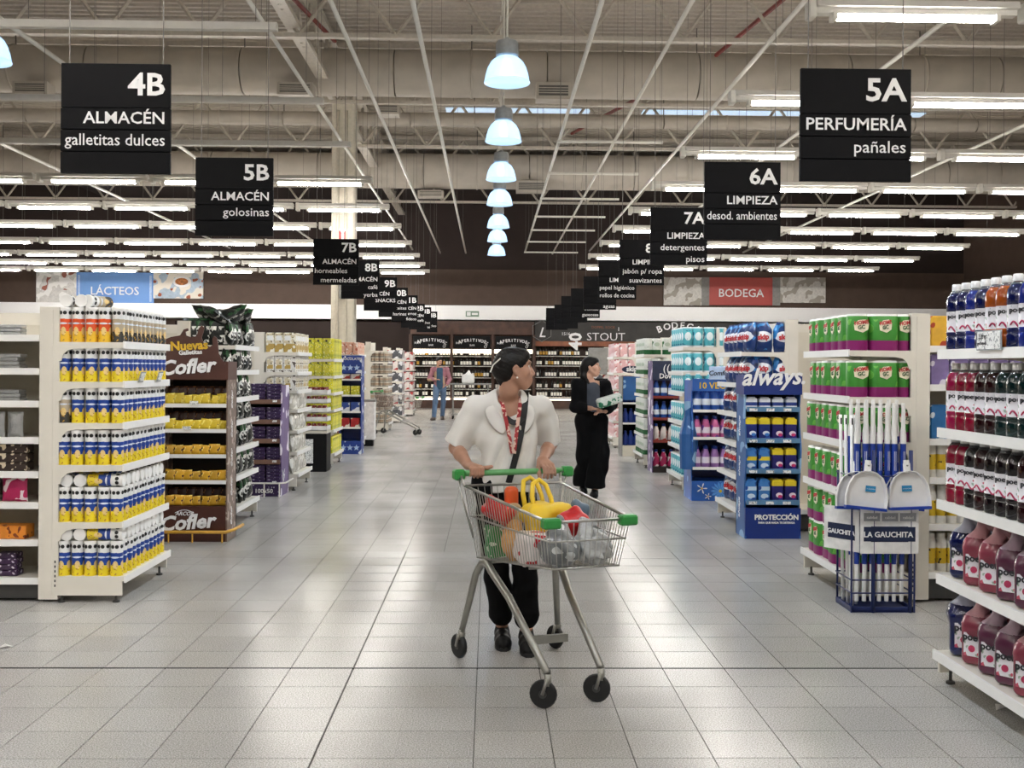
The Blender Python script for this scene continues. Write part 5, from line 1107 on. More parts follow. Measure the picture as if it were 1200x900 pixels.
# small dark display between third and fourth row on the right
t, b, w = display('product_display', 'narrow dark display with rainbow edge and blue and red bottles', 2.33, 2.72, 15.4, .45, [.08, .45, .77, 1.08], 1.6, 'milka_side', 'board_dark', 'board_dark', 'red_paint', strip=('red_paint', .02))
MB().box(-w, w, -.01, .02, 1.32, 1.6).build('header_board', MATS['logo_navy'], t); lettering('((', .16, 'sign_white', t, (0, -.014, 1.44)); lettering('Dow', .1, 'sign_white', t, (0, -.014, 1.35), bold=.02)
for z, m_, nm in ((.08, 'pink_pack', 'pink'), (.45, 'redwhite', 'red'), (.77, 'soft_blue', 'pale blue'), (1.08, 'soft_blue', 'blue')):
    sf = softener(m_)
    for k in range(3): sf.put((2.4 + k * .11, 15.5, z + .002), '%s bottle, %s from left on the narrow dark display' % (nm, ORD[k]), 'bottles dark display %s %d' % (nm, z * 100))
# skip stand
t, b, w = display('product_display', 'dark wire framed stand with oval skip header, far right aisle', 2.24, 2.56, 18.2, .5, [.18, .56, .9], 1.35, 'grey', 'black', 'cream', 'grey')
MB().prism([(.17 * math.cos(k * PI / 8), 1.47 + .06 * math.sin(k * PI / 8)) for k in range(16)], -.02, 0).build('oval_header', MATS['logo_navy'], t); lettering('skip', .12, 'sign_white', t, (0, -.024, 1.44), bold=.03)
MB().box(-w + .02, w - .02, .01, .02, .95, 1.35).build('poster', MATS['always_side'], t)
sk = softener('always_blue')
for i, z in enumerate((.18, .56, .9)):
    for k in range(3): sk.put((2.31 + k * .095, 18.3, z + .002), 'dark blue bottle, %s from left on the %s shelf of the oval topped stand' % (ORD[k], ('lower', 'middle', 'upper')[i]), 'dark bottles skip stand %d' % i)
# grey poster stands beyond
for n, (z0, z1, m_) in enumerate(((1.35, 1.95, 'grey'), (.75, 1.25, 'black'))):
    tag(MB().bbox(-.22, .22, -.02, .02, 0, z1 - z0, .005).build('poster_frame', MATS[m_], None, (2.47, 24.56, z0)), '%s framed poster hanging %s at the distant right rack end' % (('grey', 'black')[n], ('upper', 'lower')[n]), 'poster')
# trolley table with a white bag near the wine wall
t = thing('trolley_table', 'grey wheeled table carrying a white bag near the wine wall', 'table', (-.55, 31, 0))
MB().box(-.6, .6, -.3, .3, .98, 1.02).build('table_top', MATS['grey'], t)
for x in (-.5, .5):
    for y in (-.25, .25): MB().tube([(x, y, .1), (x, y, .98)], .02, 6).build('leg', MATS['grey'], t); MB().lathe([(.05, -.02), (.05, .02)], 10, M=TR(x, y, .05, ry=PI / 2)).build('wheel', MATS['black'], t)
MB().box(-.55, .55, -.28, .28, .12, .16).build('lower_shelf', MATS['grey'], t)
s = SDF((-.25, -.2, 0), (.25, .2, .45), .02); s.rbox((0, 0, .13), (.18, .12, .13), .05, 0); s.cone((0, 0, .2), (.02, 0, .34), .12, .04, .05)
tag(ob('carrier_bag', s.mesh('carrier_bag', MATS['plastic_white']), None, (-.62, 31, 1.02)), 'white carrier bag standing on the grey wheeled table', 'bag')
# bread crates low on the left picture edge, floor scrap
mat('scrap', '#d7d5d0', .6)
for k, (px, py, lab) in enumerate(((1175, 836, 'crumpled transparent scrap under the cleaner bottle rack'), (3, 764, 'pale scrap on the floor at the left picture edge'))):
    q = at(px, py, 1896 / (py - 433)); tag(MB().add([(0, 0, 0), (.05, .01, .012), (.07, .04, .002), (.02, .05, .014), (.035, .02, .02)], [(0, 1, 4), (1, 2, 4), (2, 3, 4), (3, 0, 4), (3, 2, 1, 0)]).build('paper_scrap', MATS['scrap'], None, (q.x - .03, q.y, .001)), lab, 'scrap')
# ---------------------------------------------------------------- shopping trolleys
mat('chrome', '#b9b8b2', .28, 1, var=.04); mat('frame_grey', '#9b9a93', .35, .8, var=.05); mat('cart_green', '#2f8a3f', .4, var=.04); mat('rubber', '#131313', .55); mat('handle_green', '#5d9f5f', .4, var=.05)
def cart(loc, rz, lab, full=True):
    t = thing('shopping_cart', lab, 'shopping trolley', loc, rz)
    O = .02
    TB = [(-.27 + O, .02, .885), (.27 + O, .02, .885), (.2 + O, -.92, .82), (-.2 + O, -.92, .82)]      # rim
    BB = [(-.215 + O, -.03, .52), (.215 + O, -.03, .52), (.165 + O, -.88, .605), (-.165 + O, -.88, .605)]
    V3 = Vector; lerp = lambda a, b, k: V3(a) * (1 - k) + V3(b) * k
    for nm, L_, r in (('basket_rim', TB, .0075), ('basket_floor_ring', BB, .005), ('basket_ring', [lerp(a, b, .42) for a, b in zip(TB, BB)], .0045)): MB().tube(L_, r, 6, closed=True).build(nm, MATS['chrome'], t, smooth=True)
    wires = MB()
    for i, n in ((0, 15), (1, 30), (2, 13), (3, 30)):
        for k in range(n + 1): wires.tube([lerp(TB[i], TB[(i + 1) % 4], k / n), lerp(BB[i], BB[(i + 1) % 4], k / n)], .0022, 4, cap=False)
    for k in range(1, 14): wires.tube([lerp(BB[0], BB[1], k / 14), lerp(BB[3], BB[2], k / 14)], .0022, 4, cap=False)
    for k in range(1, 12): wires.tube([lerp(BB[0], BB[3], k / 12), lerp(BB[1], BB[2], k / 12)], .0025, 4, cap=False)
    wires.build('basket_wires', MATS['chrome'], t, kind='stuff')
    for x in (-1, 1):                                       # side frames
        xr, xf, xt = .27 * x, (-.04 + .13 * x), .2 * x + O * .5
        P = [(xr, 0, .13), (.243 * x + O * .3, -.03, .30), (.222 * x + O * .4, -.06, .44), (xt * 1.02, -.10, .505), (xt * .98, -.15, .515), (xt * .95, -.2, .48), (xt * .8 - .01, -.4, .385), (xf, -.895, .155)]
        MB().tube(P, [.016, .018, .019, .02, .02, .02, .019, .017], 8).build('side_frame', MATS['frame_grey'], t, smooth=True)
        for (wx, wy, q) in ((xr, 0, .25), (xf - .0, -.9, .9)):
            f = MB().tube([(wx, wy, .1), (wx, wy, .15)], .017, 8).tube([(wx - .018 * math.cos(q), wy - .018 * math.sin(q), .13), (wx - .018 * math.cos(q) - .02 * math.sin(q), wy - .018 * math.sin(q) + .02 * math.cos(q), .062)], .008, 6) \
                .tube([(wx + .018 * math.cos(q), wy + .018 * math.sin(q), .13), (wx + .018 * math.cos(q) - .02 * math.sin(q), wy + .018 * math.sin(q) + .02 * math.cos(q), .062)], .008, 6).build('caster_fork', MATS['frame_grey'], t, smooth=True)
            MB().lathe([(.02, -.012), (.058, -.013), (.0625, -.006), (.0625, .006), (.058, .013), (.02, .012)], 20).lathe([(.018, -.016), (.018, .016)], 12, 1).build('wheel', [MATS['rubber'], MATS['foot_metal']], t, (wx - .02 * math.sin(q), wy + .02 * math.cos(q), .0625), smooth='auto').rotation_euler = Euler((0, PI / 2, q)).to_quaternion().to_euler()
        MB().tube([(xr * 1.0 + O, .02, .885), (xr * 1.04 + .03, .07, .925), (.055 + .30 * x, .1, .94)], .008, 6).build('handle_arm', MATS['chrome'], t, smooth=True)
        MB().tube([(.055 + .31 * x, .1, .94), (xr + .02 * x + O, .03, .86), (.235 * x + O, -.02, .62)], .006, 6).build('handle_strut', MATS['chrome'], t, smooth=True)
        MB().bbox(-.03, .03, -.03, .03, -.028, .028, .01).build('handle_end', MATS['cart_green'], t, (.055 + .31 * x, .1, .935))
        c_ = TB[2] if x > 0 else TB[3]; o = MB().bbox(-.042, .042, -.04, .014, -.032, .014, .008).build('corner_bumper', MATS['cart_green'], t, (c_[0] - .012 * x, c_[1] + .012, c_[2] + .004)); 
    MB().tube([(-.24, .1, .94), (.35, .1, .94)], .0165, 10).build('handle_bar', MATS['handle_green'], t, smooth=True)
    MB().box(-.145, .03, -.012, .012, -.018, .018).build('cross_bar', MATS['frame_grey'], t, (.0, -.66, .24))
    MB().tube([(-.18, -.14, .515), (.2, -.14, .515)], .01, 6).build('under_bar', MATS['frame_grey'], t); MB().tube([(-.14, -.6, .56), (.17, -.6, .56)], .006, 6).build('under_bar', MATS['frame_grey'], t)
    return t
CA = math.radians(20); CB = Vector((.115, 5.64, 0))
def cw(x, y, z): return Vector((CB.x + x * math.cos(CA) - y * math.sin(CA), CB.y + x * math.sin(CA) + y * math.cos(CA), z))
cart(CB, CA, 'chrome shopping trolley with green handle and corners, pushed by the woman')
fr = MB().box(-.06, .06, -.004, .004, -.02, .02)
c2 = cart((-2.42, 23.9, 0), math.radians(75), 'parked empty shopping trolley before the distant tin rack')
MB().bbox(-.2, .2, -.25, .05, .6, .86, .03).build('child_seat', MATS['cofler_side'], c2)
# ---- shopping in the basket
mat('bag_yellow', '#e6c22a', .55, bump=.3, scale=6); mat('bag_red', '#c21c1f', .35, bump=.4, scale=8); mat('bag_grey', '#6f7274', .3, bump=.6, scale=14, blotch=[('#c9cccd', 16, .58, -9, 9)]); mat('bag_clear', '#c4c6c6', .25, bump=.8, scale=16, trans=.2)
mat('orange_thing', '#d65a26', .5); mat('green_pack', '#2d8a45', .4, blotch=[('#e3ecd9', 20, .62, -9, 9)]); mat('bread', '#c79558', .6, bump=.4, var=.2); mat('kraft', '#b59b78', .6, bump=.3); mat('blue_grey', '#5f7384', .45, bump=.3)
mat('white_red', '#e4dcd8', .4, blotch=[('#c0242c', 12, .57, -9, 9)])
def blob(name, lab, cat, m_, lo, hi, fn, lumps=0, seed=0, h=.009):
    """fn draws in trolley coordinates; the mesh is placed there"""
    s = SDF(lo, hi, h); fn(s)
    if lumps:
        X, Y, Z = s.grid(); rr = random.Random(seed)
        for _ in range(4):
            a, b_, c_, p_ = (rr.uniform(25, 70) * rr.choice((-1, 1)) for _ in range(4)); s.d += (lumps * np.sin(a * X + b_ * Y + c_ * Z + p_)).astype(np.float32)
    c0 = Vector(((lo[0] + hi[0]) / 2, (lo[1] + hi[1]) / 2, lo[2])); me = s.mesh(name, MATS[m_]); me.transform(Matrix.Translation(-c0))
    o = ob(name, me, None, cw(*c0), CA); tag(o, lab, cat); return o, c0
o, c0 = blob('shopping_bag', 'yellow and red reusable bag standing in the trolley', 'bag', 'bag_yellow', (-.12, -.62, .54), (.2, -.2, .92), lambda s: s.rbox((.03, -.42, .70), (.1, -.0 + .1, .13), .05, 0).rbox((.03, -.42, .79), (.12, .09, .04), .03, .03), .003, 3)
for dy in (-.06, .06):
    MB().tube([(c_[0], dy + c_[1] * .3, c_[2]) for c_ in [(-.05, 0, .24), (-.055, .1, .33), (-.04, .2, .39), (0, .25, .405), (.03, .2, .38), (.045, .1, .32), (.05, 0, .24)]], .012, 6).build('bag_handle', MATS['bag_yellow'], o, (-.03, .04, .0), smooth=True).scale = (1, 1, 1)
for i, (lab, m_, c_, r_) in enumerate((('glossy red bag folded over the trolley rear left', 'bag_red', (-.13, -.22, .775), (.085, .09, .045)), ('glossy red pack with yellow at the trolley centre right', 'bag_red', (.085, -.6, .755), (.06, .06, .065)))):
    o, c0 = blob('red_bag', lab, 'bag', m_, (c_[0] - .14, c_[1] - .14, c_[2] - .12), (c_[0] + .14, c_[1] + .14, c_[2] + .12), lambda s: s.rbox(c_, r_, .03, 0, M=Euler((.3, .35 * (-1) ** i, .4)).to_matrix()), .004, 7 + i)
blob('orange_pouch', 'orange pouch leaning on the yellow bag handles', 'pouch', 'orange_thing', (-.14, -.24, .7), (.02, -.08, .94), lambda s: s.rbox((-.06, -.16, .82), (.035, .03, .075), .025, 0))
blob('green_packet', 'green packet low at the trolley rear left', 'packet', 'green_pack', (-.24, -.26, .52), (-.05, -.06, .75), lambda s: s.rbox((-.14, -.16, .62), (.05, .05, .08), .02, 0), .002, 2)
blob('bread_bag', 'bag of golden bread rolls low in the trolley left side', 'bread', 'bread', (-.22, -.44, .52), (.0, -.22, .8), lambda s: s.ell((-.11, -.33, .62), (.06, .07, .075), .02).ell((-.1, -.3, .70), (.045, .05, .05), .03), .004, 4)
blob('paper_pack', 'tall pale kraft paper pack behind the bread', 'packet', 'kraft', (-.2, -.4, .52), (0, -.2, .9), lambda s: s.rbox((-.085, -.27, .72), (.035, .03, .1), .02, 0), .002, 5)
blob('white_red_pack', 'white and red printed pack lying in the trolley middle', 'packet', 'white_red', (-.2, -.66, .52), (.1, -.36, .78), lambda s: s.rbox((-.07, -.52, .64), (.09, .09, .075), .03, 0), .003, 6)
blob('blue_grey_pack', 'blue grey pouch at the trolley right side', 'pouch', 'blue_grey', (.05, -.6, .6), (.28, -.38, .92), lambda s: s.rbox((.16, -.49, .75), (.045, .03, .1), .025, 0, M=Euler((0, .2, .3)).to_matrix()), .003, 9)
blob('plastic_bag', 'knotted grey plastic bag at the trolley front left', 'bag', 'bag_grey', (-.2, -.92, .56), (.08, -.6, .86), lambda s: s.ell((-.06, -.76, .665), (.095, .1, .07), 0).cone((-.06, -.75, .7), (-.04, -.72, .8), .06, .015, .04), .006, 11)
blob('plastic_bag', 'clear crinkled plastic bag at the trolley front right', 'bag', 'bag_clear', (-.02, -.92, .56), (.22, -.58, .86), lambda s: s.ell((.11, -.75, .67), (.075, .12, .075), 0).cone((.11, -.72, .7), (.1, -.7, .78), .06, .02, .04), .007, 13)
blob('plastic_bag', 'small white plastic bag peak between the front bags', 'bag', 'bag_clear', (-.08, -.78, .6), (.12, -.6, .86), lambda s: s.cone((.0, -.68, .66), (.0, -.68, .78), .07, .012, .02), .004, 15)
# ---------------------------------------------------------------- people
def skin_mat(n, c): return mat(n, c, .5, var=.06, scale=10)
skin_mat('skin_a', '#ab8069'); skin_mat('skin_b', '#cfa189'); skin_mat('skin_c', '#b98d74')
mat('hair_dark', '#0d0807', .42, bump=.35, scale=8, bscale=90, var=.2, spec=.3); mat('hair_brown', '#2a1a13', .45, bump=.5, bscale=60); mat('shirt_white', '#dcd9d3', .75, bump=.15, scale=5, bscale=9, var=.03); mat('tee_white', '#dedad2', .8)
mat('pants_black', '#08080a', .85, bump=.2, spec=.15); mat('shoe_black', '#08080a', .5, spec=.25); mat('sole', '#1b1b1c', .6); mat('stripe', '#303136', .5); mat('lanyard', '#9c2a2f', .6, blotch=[('#d9b9a8', 40, .56, -9, 9)]); mat('strap_black', '#0c0c0e', .6)
mat('eye_white', '#e8e4df', .2); mat('iris', '#2a1a12', .2); mat('lip', '#a0594f', .45); mat('pearl', '#efeae0', .2); mat('bracelet', '#7c2a30', .5); mat('brow_hair', '#1b120e', .7)
mat('jacket_black', '#0a0a0d', .8, spec=.15, bump=.25, scale=6); mat('top_grey', '#3f4550', .8, bump=.2); mat('jeans', '#5b7390', .8, bump=.2, var=.15, scale=6); mat('tee_blue', '#35566e', .8); mat('overshirt', '#a5707a', .8, blotch=[('#b59a7a', 3, .55, -9, 9)]); mat('shoe_brown', '#4a3f38', .6)
def lump(s, amp, seed, fz=10, fx=30, n=5):
    X, Y, Z = s.grid(); rr = random.Random(seed)
    for _ in range(n):
        a, b, c, p = rr.uniform(-fx, fx), rr.uniform(-fx, fx), rr.uniform(-fz, fz), rr.uniform(0, 6); s.d += (amp * np.sin(a * X + b * Y + c * Z + p + 1.2 * np.sin(Z * 14 + p))).astype(np.float32)
def V(*a): return np.array(a, float)
def head_sdf(s, M, female=True, k=.012):
    """adds head to s. M: 4x4 head matrix, local x right, y face, z up"""
    A = np.array(M.to_3x3()); P = lambda x, y, z: np.array(M @ Vector((x, y, z))); E_ = lambda c, r, kk=k, sub=False: s.ell(P(*c), r, kk, M=A, sub=sub)
    E_((0, -.014, .032), (.073, .091, .083), .0); E_((0, .03, -.035), (.056, .06, .075), .03); E_((0, .058, -.092), (.024, .024, .022), .025)
    for x in (-1, 1):
        s.cone(P(.05 * x, .0, -.045), P(.02 * x, .055, -.092), .02, .016, .02); E_((.038 * x, .055, -.018), (.024, .024, .024), .02)
        E_((.031 * x, .084, .012), (.015, .010, .009), .008, True)
        E_((.073 * x, -.008, -.006), (.008, .017, .029), .008); E_((.08 * x, -.004, -.002), (.006, .009, .016), .004, True); E_((.074 * x, -.004, -.032), (.006, .008, .008), .004)
        E_((.011 * x, .094, -.033), (.008, .009, .007), .006)
    E_((0, .078, .034), (.045, .014, .011), .015)
    s.cone(P(0, .082, .018), P(0, .104, -.026), .008, .0115, .008); s.cone(P(0, .074, -.045), P(0, .078, -.07), .02, .02, .02)
    E_((0, .091, -.056), (.02, .009, .0055), .006); E_((0, .089, -.066), (.018, .009, .006), .005); 
def eyes(par, M, base, who=''):
    for x in (-1, 1):
        c = M @ Vector((.030 * x, .0655, .012)) - base
        e = ob('eye', EYE, par, c); e.rotation_euler = M.to_3x3().to_euler()
        e = ob('eyebrow', BROW, par, c); e.rotation_euler = M.to_3x3().to_euler(); e.scale = (x, 1, 1)
    c = M @ Vector((0, .0, 0)) - base; e = ob('lips', LIPS, par, c); e.rotation_euler = M.to_3x3().to_euler()
EYE = MB().lathe([(.001, -.0118), (.006, -.0103), (.0103, -.006), (.0118, 0), (.0103, .006), (.006, .0103), (.001, .0118)], 12, mis=[0, 0, 0, 0, 0, 1], M=Euler((-PI / 2, 0, 0)).to_matrix().to_4x4()).mesh('eye', [MATS['eye_white'], MATS['iris']], True)
BROW = MB().tube([(-.018, .010, .018), (-.004, .0155, .0225), (.01, .0145, .023), (.022, .003, .018)], [.0015, .003, .0028, .001], 6).mesh('eyebrow', MATS['brow_hair'], True)
LIPS = MB().tube([(-.019, .0925, -.0605), (-.009, .0985, -.0585), (0, .0992, -.0595), (.009, .0985, -.0585), (.019, .0925, -.0605)], [.0012, .0032, .003, .0032, .0012], 6).tube([(-.017, .0925, -.062), (-.007, .0975, -.066), (.007, .0975, -.066), (.017, .0925, -.062)], [.001, .0038, .0038, .001], 6).mesh('lips', MATS['lip'], True)
def finish(s, name, m_, par, base, **k):
    me = s.mesh(name, MATS[m_]); me.transform(Matrix.Translation(-base)); return ob(name, me, par, **k)
def ribbon(name, m_, par, base, pts, w, th=.004, up=None):
    """flat band through pts ((point, normal))"""
    vs = []; n = len(pts)
    for i, (p, nr) in enumerate(pts):
        a = Vector(pts[max(i - 1, 0)][0]); b = Vector(pts[min(i + 1, n - 1)][0]); t = (b - a).normalized(); nr = Vector(nr).normalized(); sd = t.cross(nr).normalized() * w / 2
        for q in (-sd, sd, sd + nr * th, -sd + nr * th): vs.append(Vector(p) + q - base)
    fs = [(0, 1, 2, 3), tuple(4 * (n - 1) + k for k in (3, 2, 1, 0))]
    for i in range(n - 1):
        for k in range(4): fs.append((4 * i + k, 4 * i + (k + 1) % 4, 4 * i + 4 + (k + 1) % 4, 4 * i + 4 + k))
    m = MB().add(vs, fs); m.v = [tuple(v) for v in m.v]; return m.build(name, MATS[m_], par, smooth='auto')
def front(s, x, z):
    i = int(round((x - s.lo[0]) / s.h)); k = int(round((z - s.lo[2]) / s.h)); col = s.d[i, :, k]; j = np.argmax(col < 0)
    return s.lo[1] + s.h * (j - col[j] / (col[j] - col[j - 1] + 1e-9) * 1.0) if col[j] < 0 else None
def shoe(name, par, base, heel, toe, m_, w=.04):
    heel = np.array(heel); toe = np.array(toe); lo = np.minimum(heel, toe) - .07; hi = np.maximum(heel, toe) + .07; lo[2] = -.004; hi[2] = max(heel[2], toe[2]) + .14
    s = SDF(lo, hi, .005); d = (toe - heel); L_ = np.linalg.norm(d); d /= L_; u = V(0, 0, 1)
    s.chain([heel + u * .045, heel + d * L_ * .45 + u * .04, toe - d * .03 + u * .03, toe + u * .025], [w, w * .98, w * 1.02, w * .7], .02)
    s.cone(heel + u * .05 + d * .02, heel + u * .1 + d * .015, w * .92, w * .85, .02)
    X, Y, Z = s.grid(); g = (heel[2] + (toe[2] - heel[2]) * np.clip(((X - heel[0]) * d[0] + (Y - heel[1]) * d[1]) / L_, 0, 1)); s.d = np.maximum(s.d, (g + .002 - Z)).astype(np.float32)
    o = finish(s, name, m_, par, base)
    sl = MB(); n = Vector((-d[1], d[0], 0)); ps = [(-.03, .8), (.0, 1.05), (.4, .92), (.75, 1.1), (.95, .95), (1.12, .4)]
    top = []; 
    for q, ww in ps: c = Vector(heel) + Vector(d) * L_ * q; top.append((c + n * w * ww, c - n * w * ww))
    ring = [a for a, b in top] + [b for a, b in top[::-1]]; m_n = len(ring)
    vs = [p + Vector((0, 0, .001)) - base for p in ring] + [p + Vector((0, 0, .022)) - base for p in ring]
    sl.add(vs, [tuple(range(m_n))[::-1], tuple(range(m_n, 2 * m_n))] + [(i, (i + 1) % m_n, (i + 1) % m_n + m_n, i + m_n) for i in range(m_n)]).build('sole', MATS['sole'], o)
    return o

# ======== the woman with the trolley
base = Vector((.14, 5.75, 0)); W = thing('person', 'woman in loose white shirt and black trousers pushing the trolley, looking sideways', 'person', base)
HC = at(603, 432, 5.9); HM = Matrix.Translation(HC) @ Euler((.0, 0, -PI / 2 + .17)).to_matrix().to_4x4()
nk = V(.105, 5.97, 1.30); SL = V(-.075, 5.98, 1.285); SR = V(.285, 6.03, 1.285)
sdir = V(.94, .342, 0); fdir = V(.342, -.94, 0); uz = V(0, 0, 1)
hl = np.array(cw(-.165, .1, .94)); hr = np.array(cw(.245, .1, .94))
EL = V(-.185, 6.0, 1.05); ER = V(.345, 6.12, 1.065)
WL = hl - fdir * .085 + uz * .035 - sdir * .01; WR = hr - fdir * .05 + uz * .055 + sdir * .0
PEL = V(.085, 6.0, .88); HPL, HPR = V(.0, 5.98, .86), V(.17, 6.02, .86); KL, KR = V(.035, 5.86, .47), V(.195, 5.85, .47); AL, AR = V(.075, 5.89, .1), V(.205, 5.80, .1)
s = SDF((-.3, 5.52, .03), (.47, 6.26, 1.66), .005)
head_sdf(s, HM)
s.chain([np.array(HM @ Vector((0, -.03, -.05))), np.array(HM @ Vector((-.01, -.03, -.12))), nk], [.05, .048, .054], .02)
s.cone(nk - uz * .03, SL + V(.03, 0, 0), .045, .045, .03); s.cone(nk - uz * .03, SR - V(.03, 0, 0), .045, .045, .03)
s.chain([nk - uz * .06, V(.1, 6.0, 1.12), V(.09, 6.0, .98), PEL], [.11, .115, .1, .12], .03, flat=((0, 1, 0), .75))
for a, b, c in ((SL, EL, WL), (SR, ER, WR)): s.chain([a, (a + b) / 2, b], [.048, .044, .038], .02); s.chain([b, b * .6 + c * .4, c], [.038, .037, .025], .015)
for a, b, c in ((HPL, KL, AL), (HPR, KR, AR)): s.chain([a, b, b * .65 + c * .35, c], [.085, .055, .054, .036], .02)
for kk, (hc, wv, sg) in enumerate(((hl, WL, 1), (hr, WR, -1))):
    pc = hc - fdir * .022 + uz * .034
    s.cone(wv, pc, .023, .026, .015, flat=((0, 0, 1), .6))
    for j, (o_, ln) in enumerate(((.031, .92), (.011, 1.0), (-.010, .96), (-.030, .8))):
        o_ *= sg; m0 = hc + sdir * o_ + fdir * .006 + uz * .031
        s.cone(wv + sdir * o_ * .4, m0, .015, .0125, .01)
        if kk == 0: ps = [m0, m0 + fdir * .027 * ln - uz * .006, m0 + fdir * .03 * ln - uz * .034, m0 + fdir * .008 - uz * .052 * ln]
        else: ps = [m0, m0 + fdir * .034 * ln - uz * (.010 + .003 * j), m0 + fdir * .044 * ln - uz * .04, m0 + fdir * (.038 - .006 * j) - uz * (.066 * ln) + sdir * (-.004 + .004 * j)]
        s.chain(ps, [.0105, .0098, .009, .0082], .003)
    if kk == 0: s.chain([wv + sdir * .018, hc - fdir * .02 + sdir * .042 + uz * .022, hc + sdir * .066 + uz * .026, hc + sdir * .09 + uz * .032 + fdir * .004], [.018, .0135, .0115, .0098], .006)
    else: s.chain([wv - sdir * .02, hc - fdir * .012 - sdir * .042 + uz * .018, hc - sdir * .052 + fdir * .018 - uz * .012, hc - sdir * .05 + fdir * .03 - uz * .042], [.017, .0135, .0115, .0095], .006)
finish(s, 'body', 'skin_a', W, base); eyes(W, HM, base)
# hair: pulled back into a low knot
hs = SDF(np.array(HC) - .19, np.array(HC) + .19, .005); A = np.array(HM.to_3x3()); P = lambda x, y, z: np.array(HM @ Vector((x, y, z)))
hs.ell(P(0, -.018, .034), (.078, .095, .086), 0, M=A); hs.ell(P(0, -.05, -.02), (.066, .058, .065), .02, M=A); hs.ell(P(0, .04, .072), (.052, .046, .04), .02, M=A)
hs.ell(P(0, .115, -.035), (.1, .085, .095), .012, M=A, sub=True); hs.ell(P(.078, .0, -.03), (.03, .024, .042), .008, M=A, sub=True); hs.ell(P(-.078, .0, -.03), (.03, .024, .042), .008, M=A, sub=True)
hs.ell(P(.0, -.1, .0), (.04, .03, .05), .015, M=A); hs.cone(P(0, -.075, -.06), P(.0, -.065, -.105), .025, .008, .015)
X, Y, Z = hs.grid(); hs.d += (.0007 * np.sin(120 * X + 260 * Z + 40 * Y)).astype(np.float32)
hair = finish(hs, 'hair', 'hair_dark', W, base); clip = MB().tube([P(.06, -.09, .055) - np.array(base), P(.035, -.125, .02) - np.array(base), P(.03, -.14, -.02) - np.array(base)], .004, 5).build('hair_clip', MATS['pearl'], hair)
MB().lathe([(.001, -.006), (.005, -.003), (.006, 0), (.005, .003), (.001, .006)], 8).build('earring', MATS['pearl'], W, HM @ Vector((.077, .0, -.048)) - base, smooth=True)
# shirt
s = SDF((-.33, 5.74, .76), (.5, 6.28, 1.4), .0055)
s.chain([V(.105, 6.0, 1.255), V(.1, 6.0, 1.1), V(.1, 6.0, .92), V(.1, 6.0, .8)], [.15, .158, .16, .172], .03, flat=((0, 1, 0), .8))
X, Y, Z = s.grid()
for a, b in ((SL, EL), (SR, ER)):
    e = a + (b - a) * .93; s.cone(nk - uz * .035, a - uz * .01, .058, .058, .04); s.chain([a - uz * .012, (a + e) / 2, e], [.062, .066, .072], .035)
lump(s, .0022, 5, 14, 40, 7); X, Y, Z = s.grid(); s.d += (.0095 * np.sin(58 * X + 9 * Z * np.sign(X - .1) + 2.2 * np.sin(7 * Z + 2)) * np.clip((1.27 - Z) * 5, .15, 1)).astype(np.float32)
hemz = .805 + .015 * np.sin(12 * X); s.d = np.maximum(s.d, (hemz - Z)).astype(np.float32)           # hem
for a, b in ((SL, EL), (SR, ER)):                                                         # sleeve openings
    e = a + (b - a) * .95; n_ = (b - a) / np.linalg.norm(b - a); q = (X - e[0]) * n_[0] + (Y - e[1]) * n_[1] + (Z - e[2]) * n_[2]; r2 = np.sqrt((X - e[0]) ** 2 + (Y - e[1]) ** 2 + (Z - e[2]) ** 2)
    s.d = np.where(r2 < .13, np.maximum(s.d, q), s.d).astype(np.float32); s.cone(e - n_ * .0, e + n_ * .06, .052, .056, .0, sub=True)
s.cone(nk + V(0, -.06, .03), nk + V(.0, -.03, .16), .062, .09, .01, sub=True)              # neck hole
fx = .128; w_ = np.clip((Z - .98) * .17, 0, .055) ; q = np.abs(X - fx + (Z - 1.2) * .1) - w_; s.d = np.where(Y < 5.95, np.maximum(s.d, -np.maximum(q, Z * 0 + (.985 - Z))), s.d).astype(np.float32)
shirt_s = s; shirt = finish(s, 'shirt', 'shirt_white', W, base)
# collar
cvs = []; NC = 24
for i_ in range(NC + 1):
    q = -1 + 2 * i_ / NC; a = q * 2.75; f_ = max(0, (abs(q) - .52) / .48); sx_ = math.sin(a); cy = math.cos(a)
    xi = nk[0] + .068 * sx_ if f_ == 0 else (nk[0] + .068 * math.sin(2.75 * .52) * (1 if q > 0 else -1)) * (1 - f_) + (fx + .022 * (1 if q > 0 else -1)) * f_
    yi = nk[1] + .0 + .062 * cy if f_ == 0 else (nk[1] + .062 * math.cos(2.75 * .52)) * (1 - f_) + 5.862 * f_
    zi = 1.352 - .02 * abs(q) if f_ == 0 else 1.342 * (1 - f_) + 1.16 * f_
    wd_ = .046 + .024 * math.sin(min(1, f_ * 1.15) * PI) + .006
    if f_ > .93: wd_ = .02
    ox, oy = (sx_ * .9, cy * .9) if f_ < .2 else ((.95 if q > 0 else -.95), -.3)
    def fy(x_, z_, y_):
        if f_ < .25: return y_
        c__ = [front(shirt_s, x_ + e, min(z_, 1.27)) for e in (-.03, -.015, 0, .015, .03)]; c__ = [c for c in c__ if c is not None and c < 5.99]
        return (min(c__) - .009) if c__ else y_
    cvs += [(xi, yi, zi), (xi + ox * wd_ * .55, fy(xi + ox * wd_ * .55, zi, yi + oy * wd_ * .5 - .004) - .004, zi + .010), (xi + ox * wd_ * 1.25, fy(xi + ox * wd_ * 1.25, zi - .03, yi + oy * wd_ * .9 - .006), zi - .032 - .01 * f_)]
cm_ = MB().add([Vector(v) - base for v in cvs], [(3 * k + e, 3 * k + e + 1, 3 * k + e + 4, 3 * k + e + 3) for k in range(NC) for e in (0, 1)])
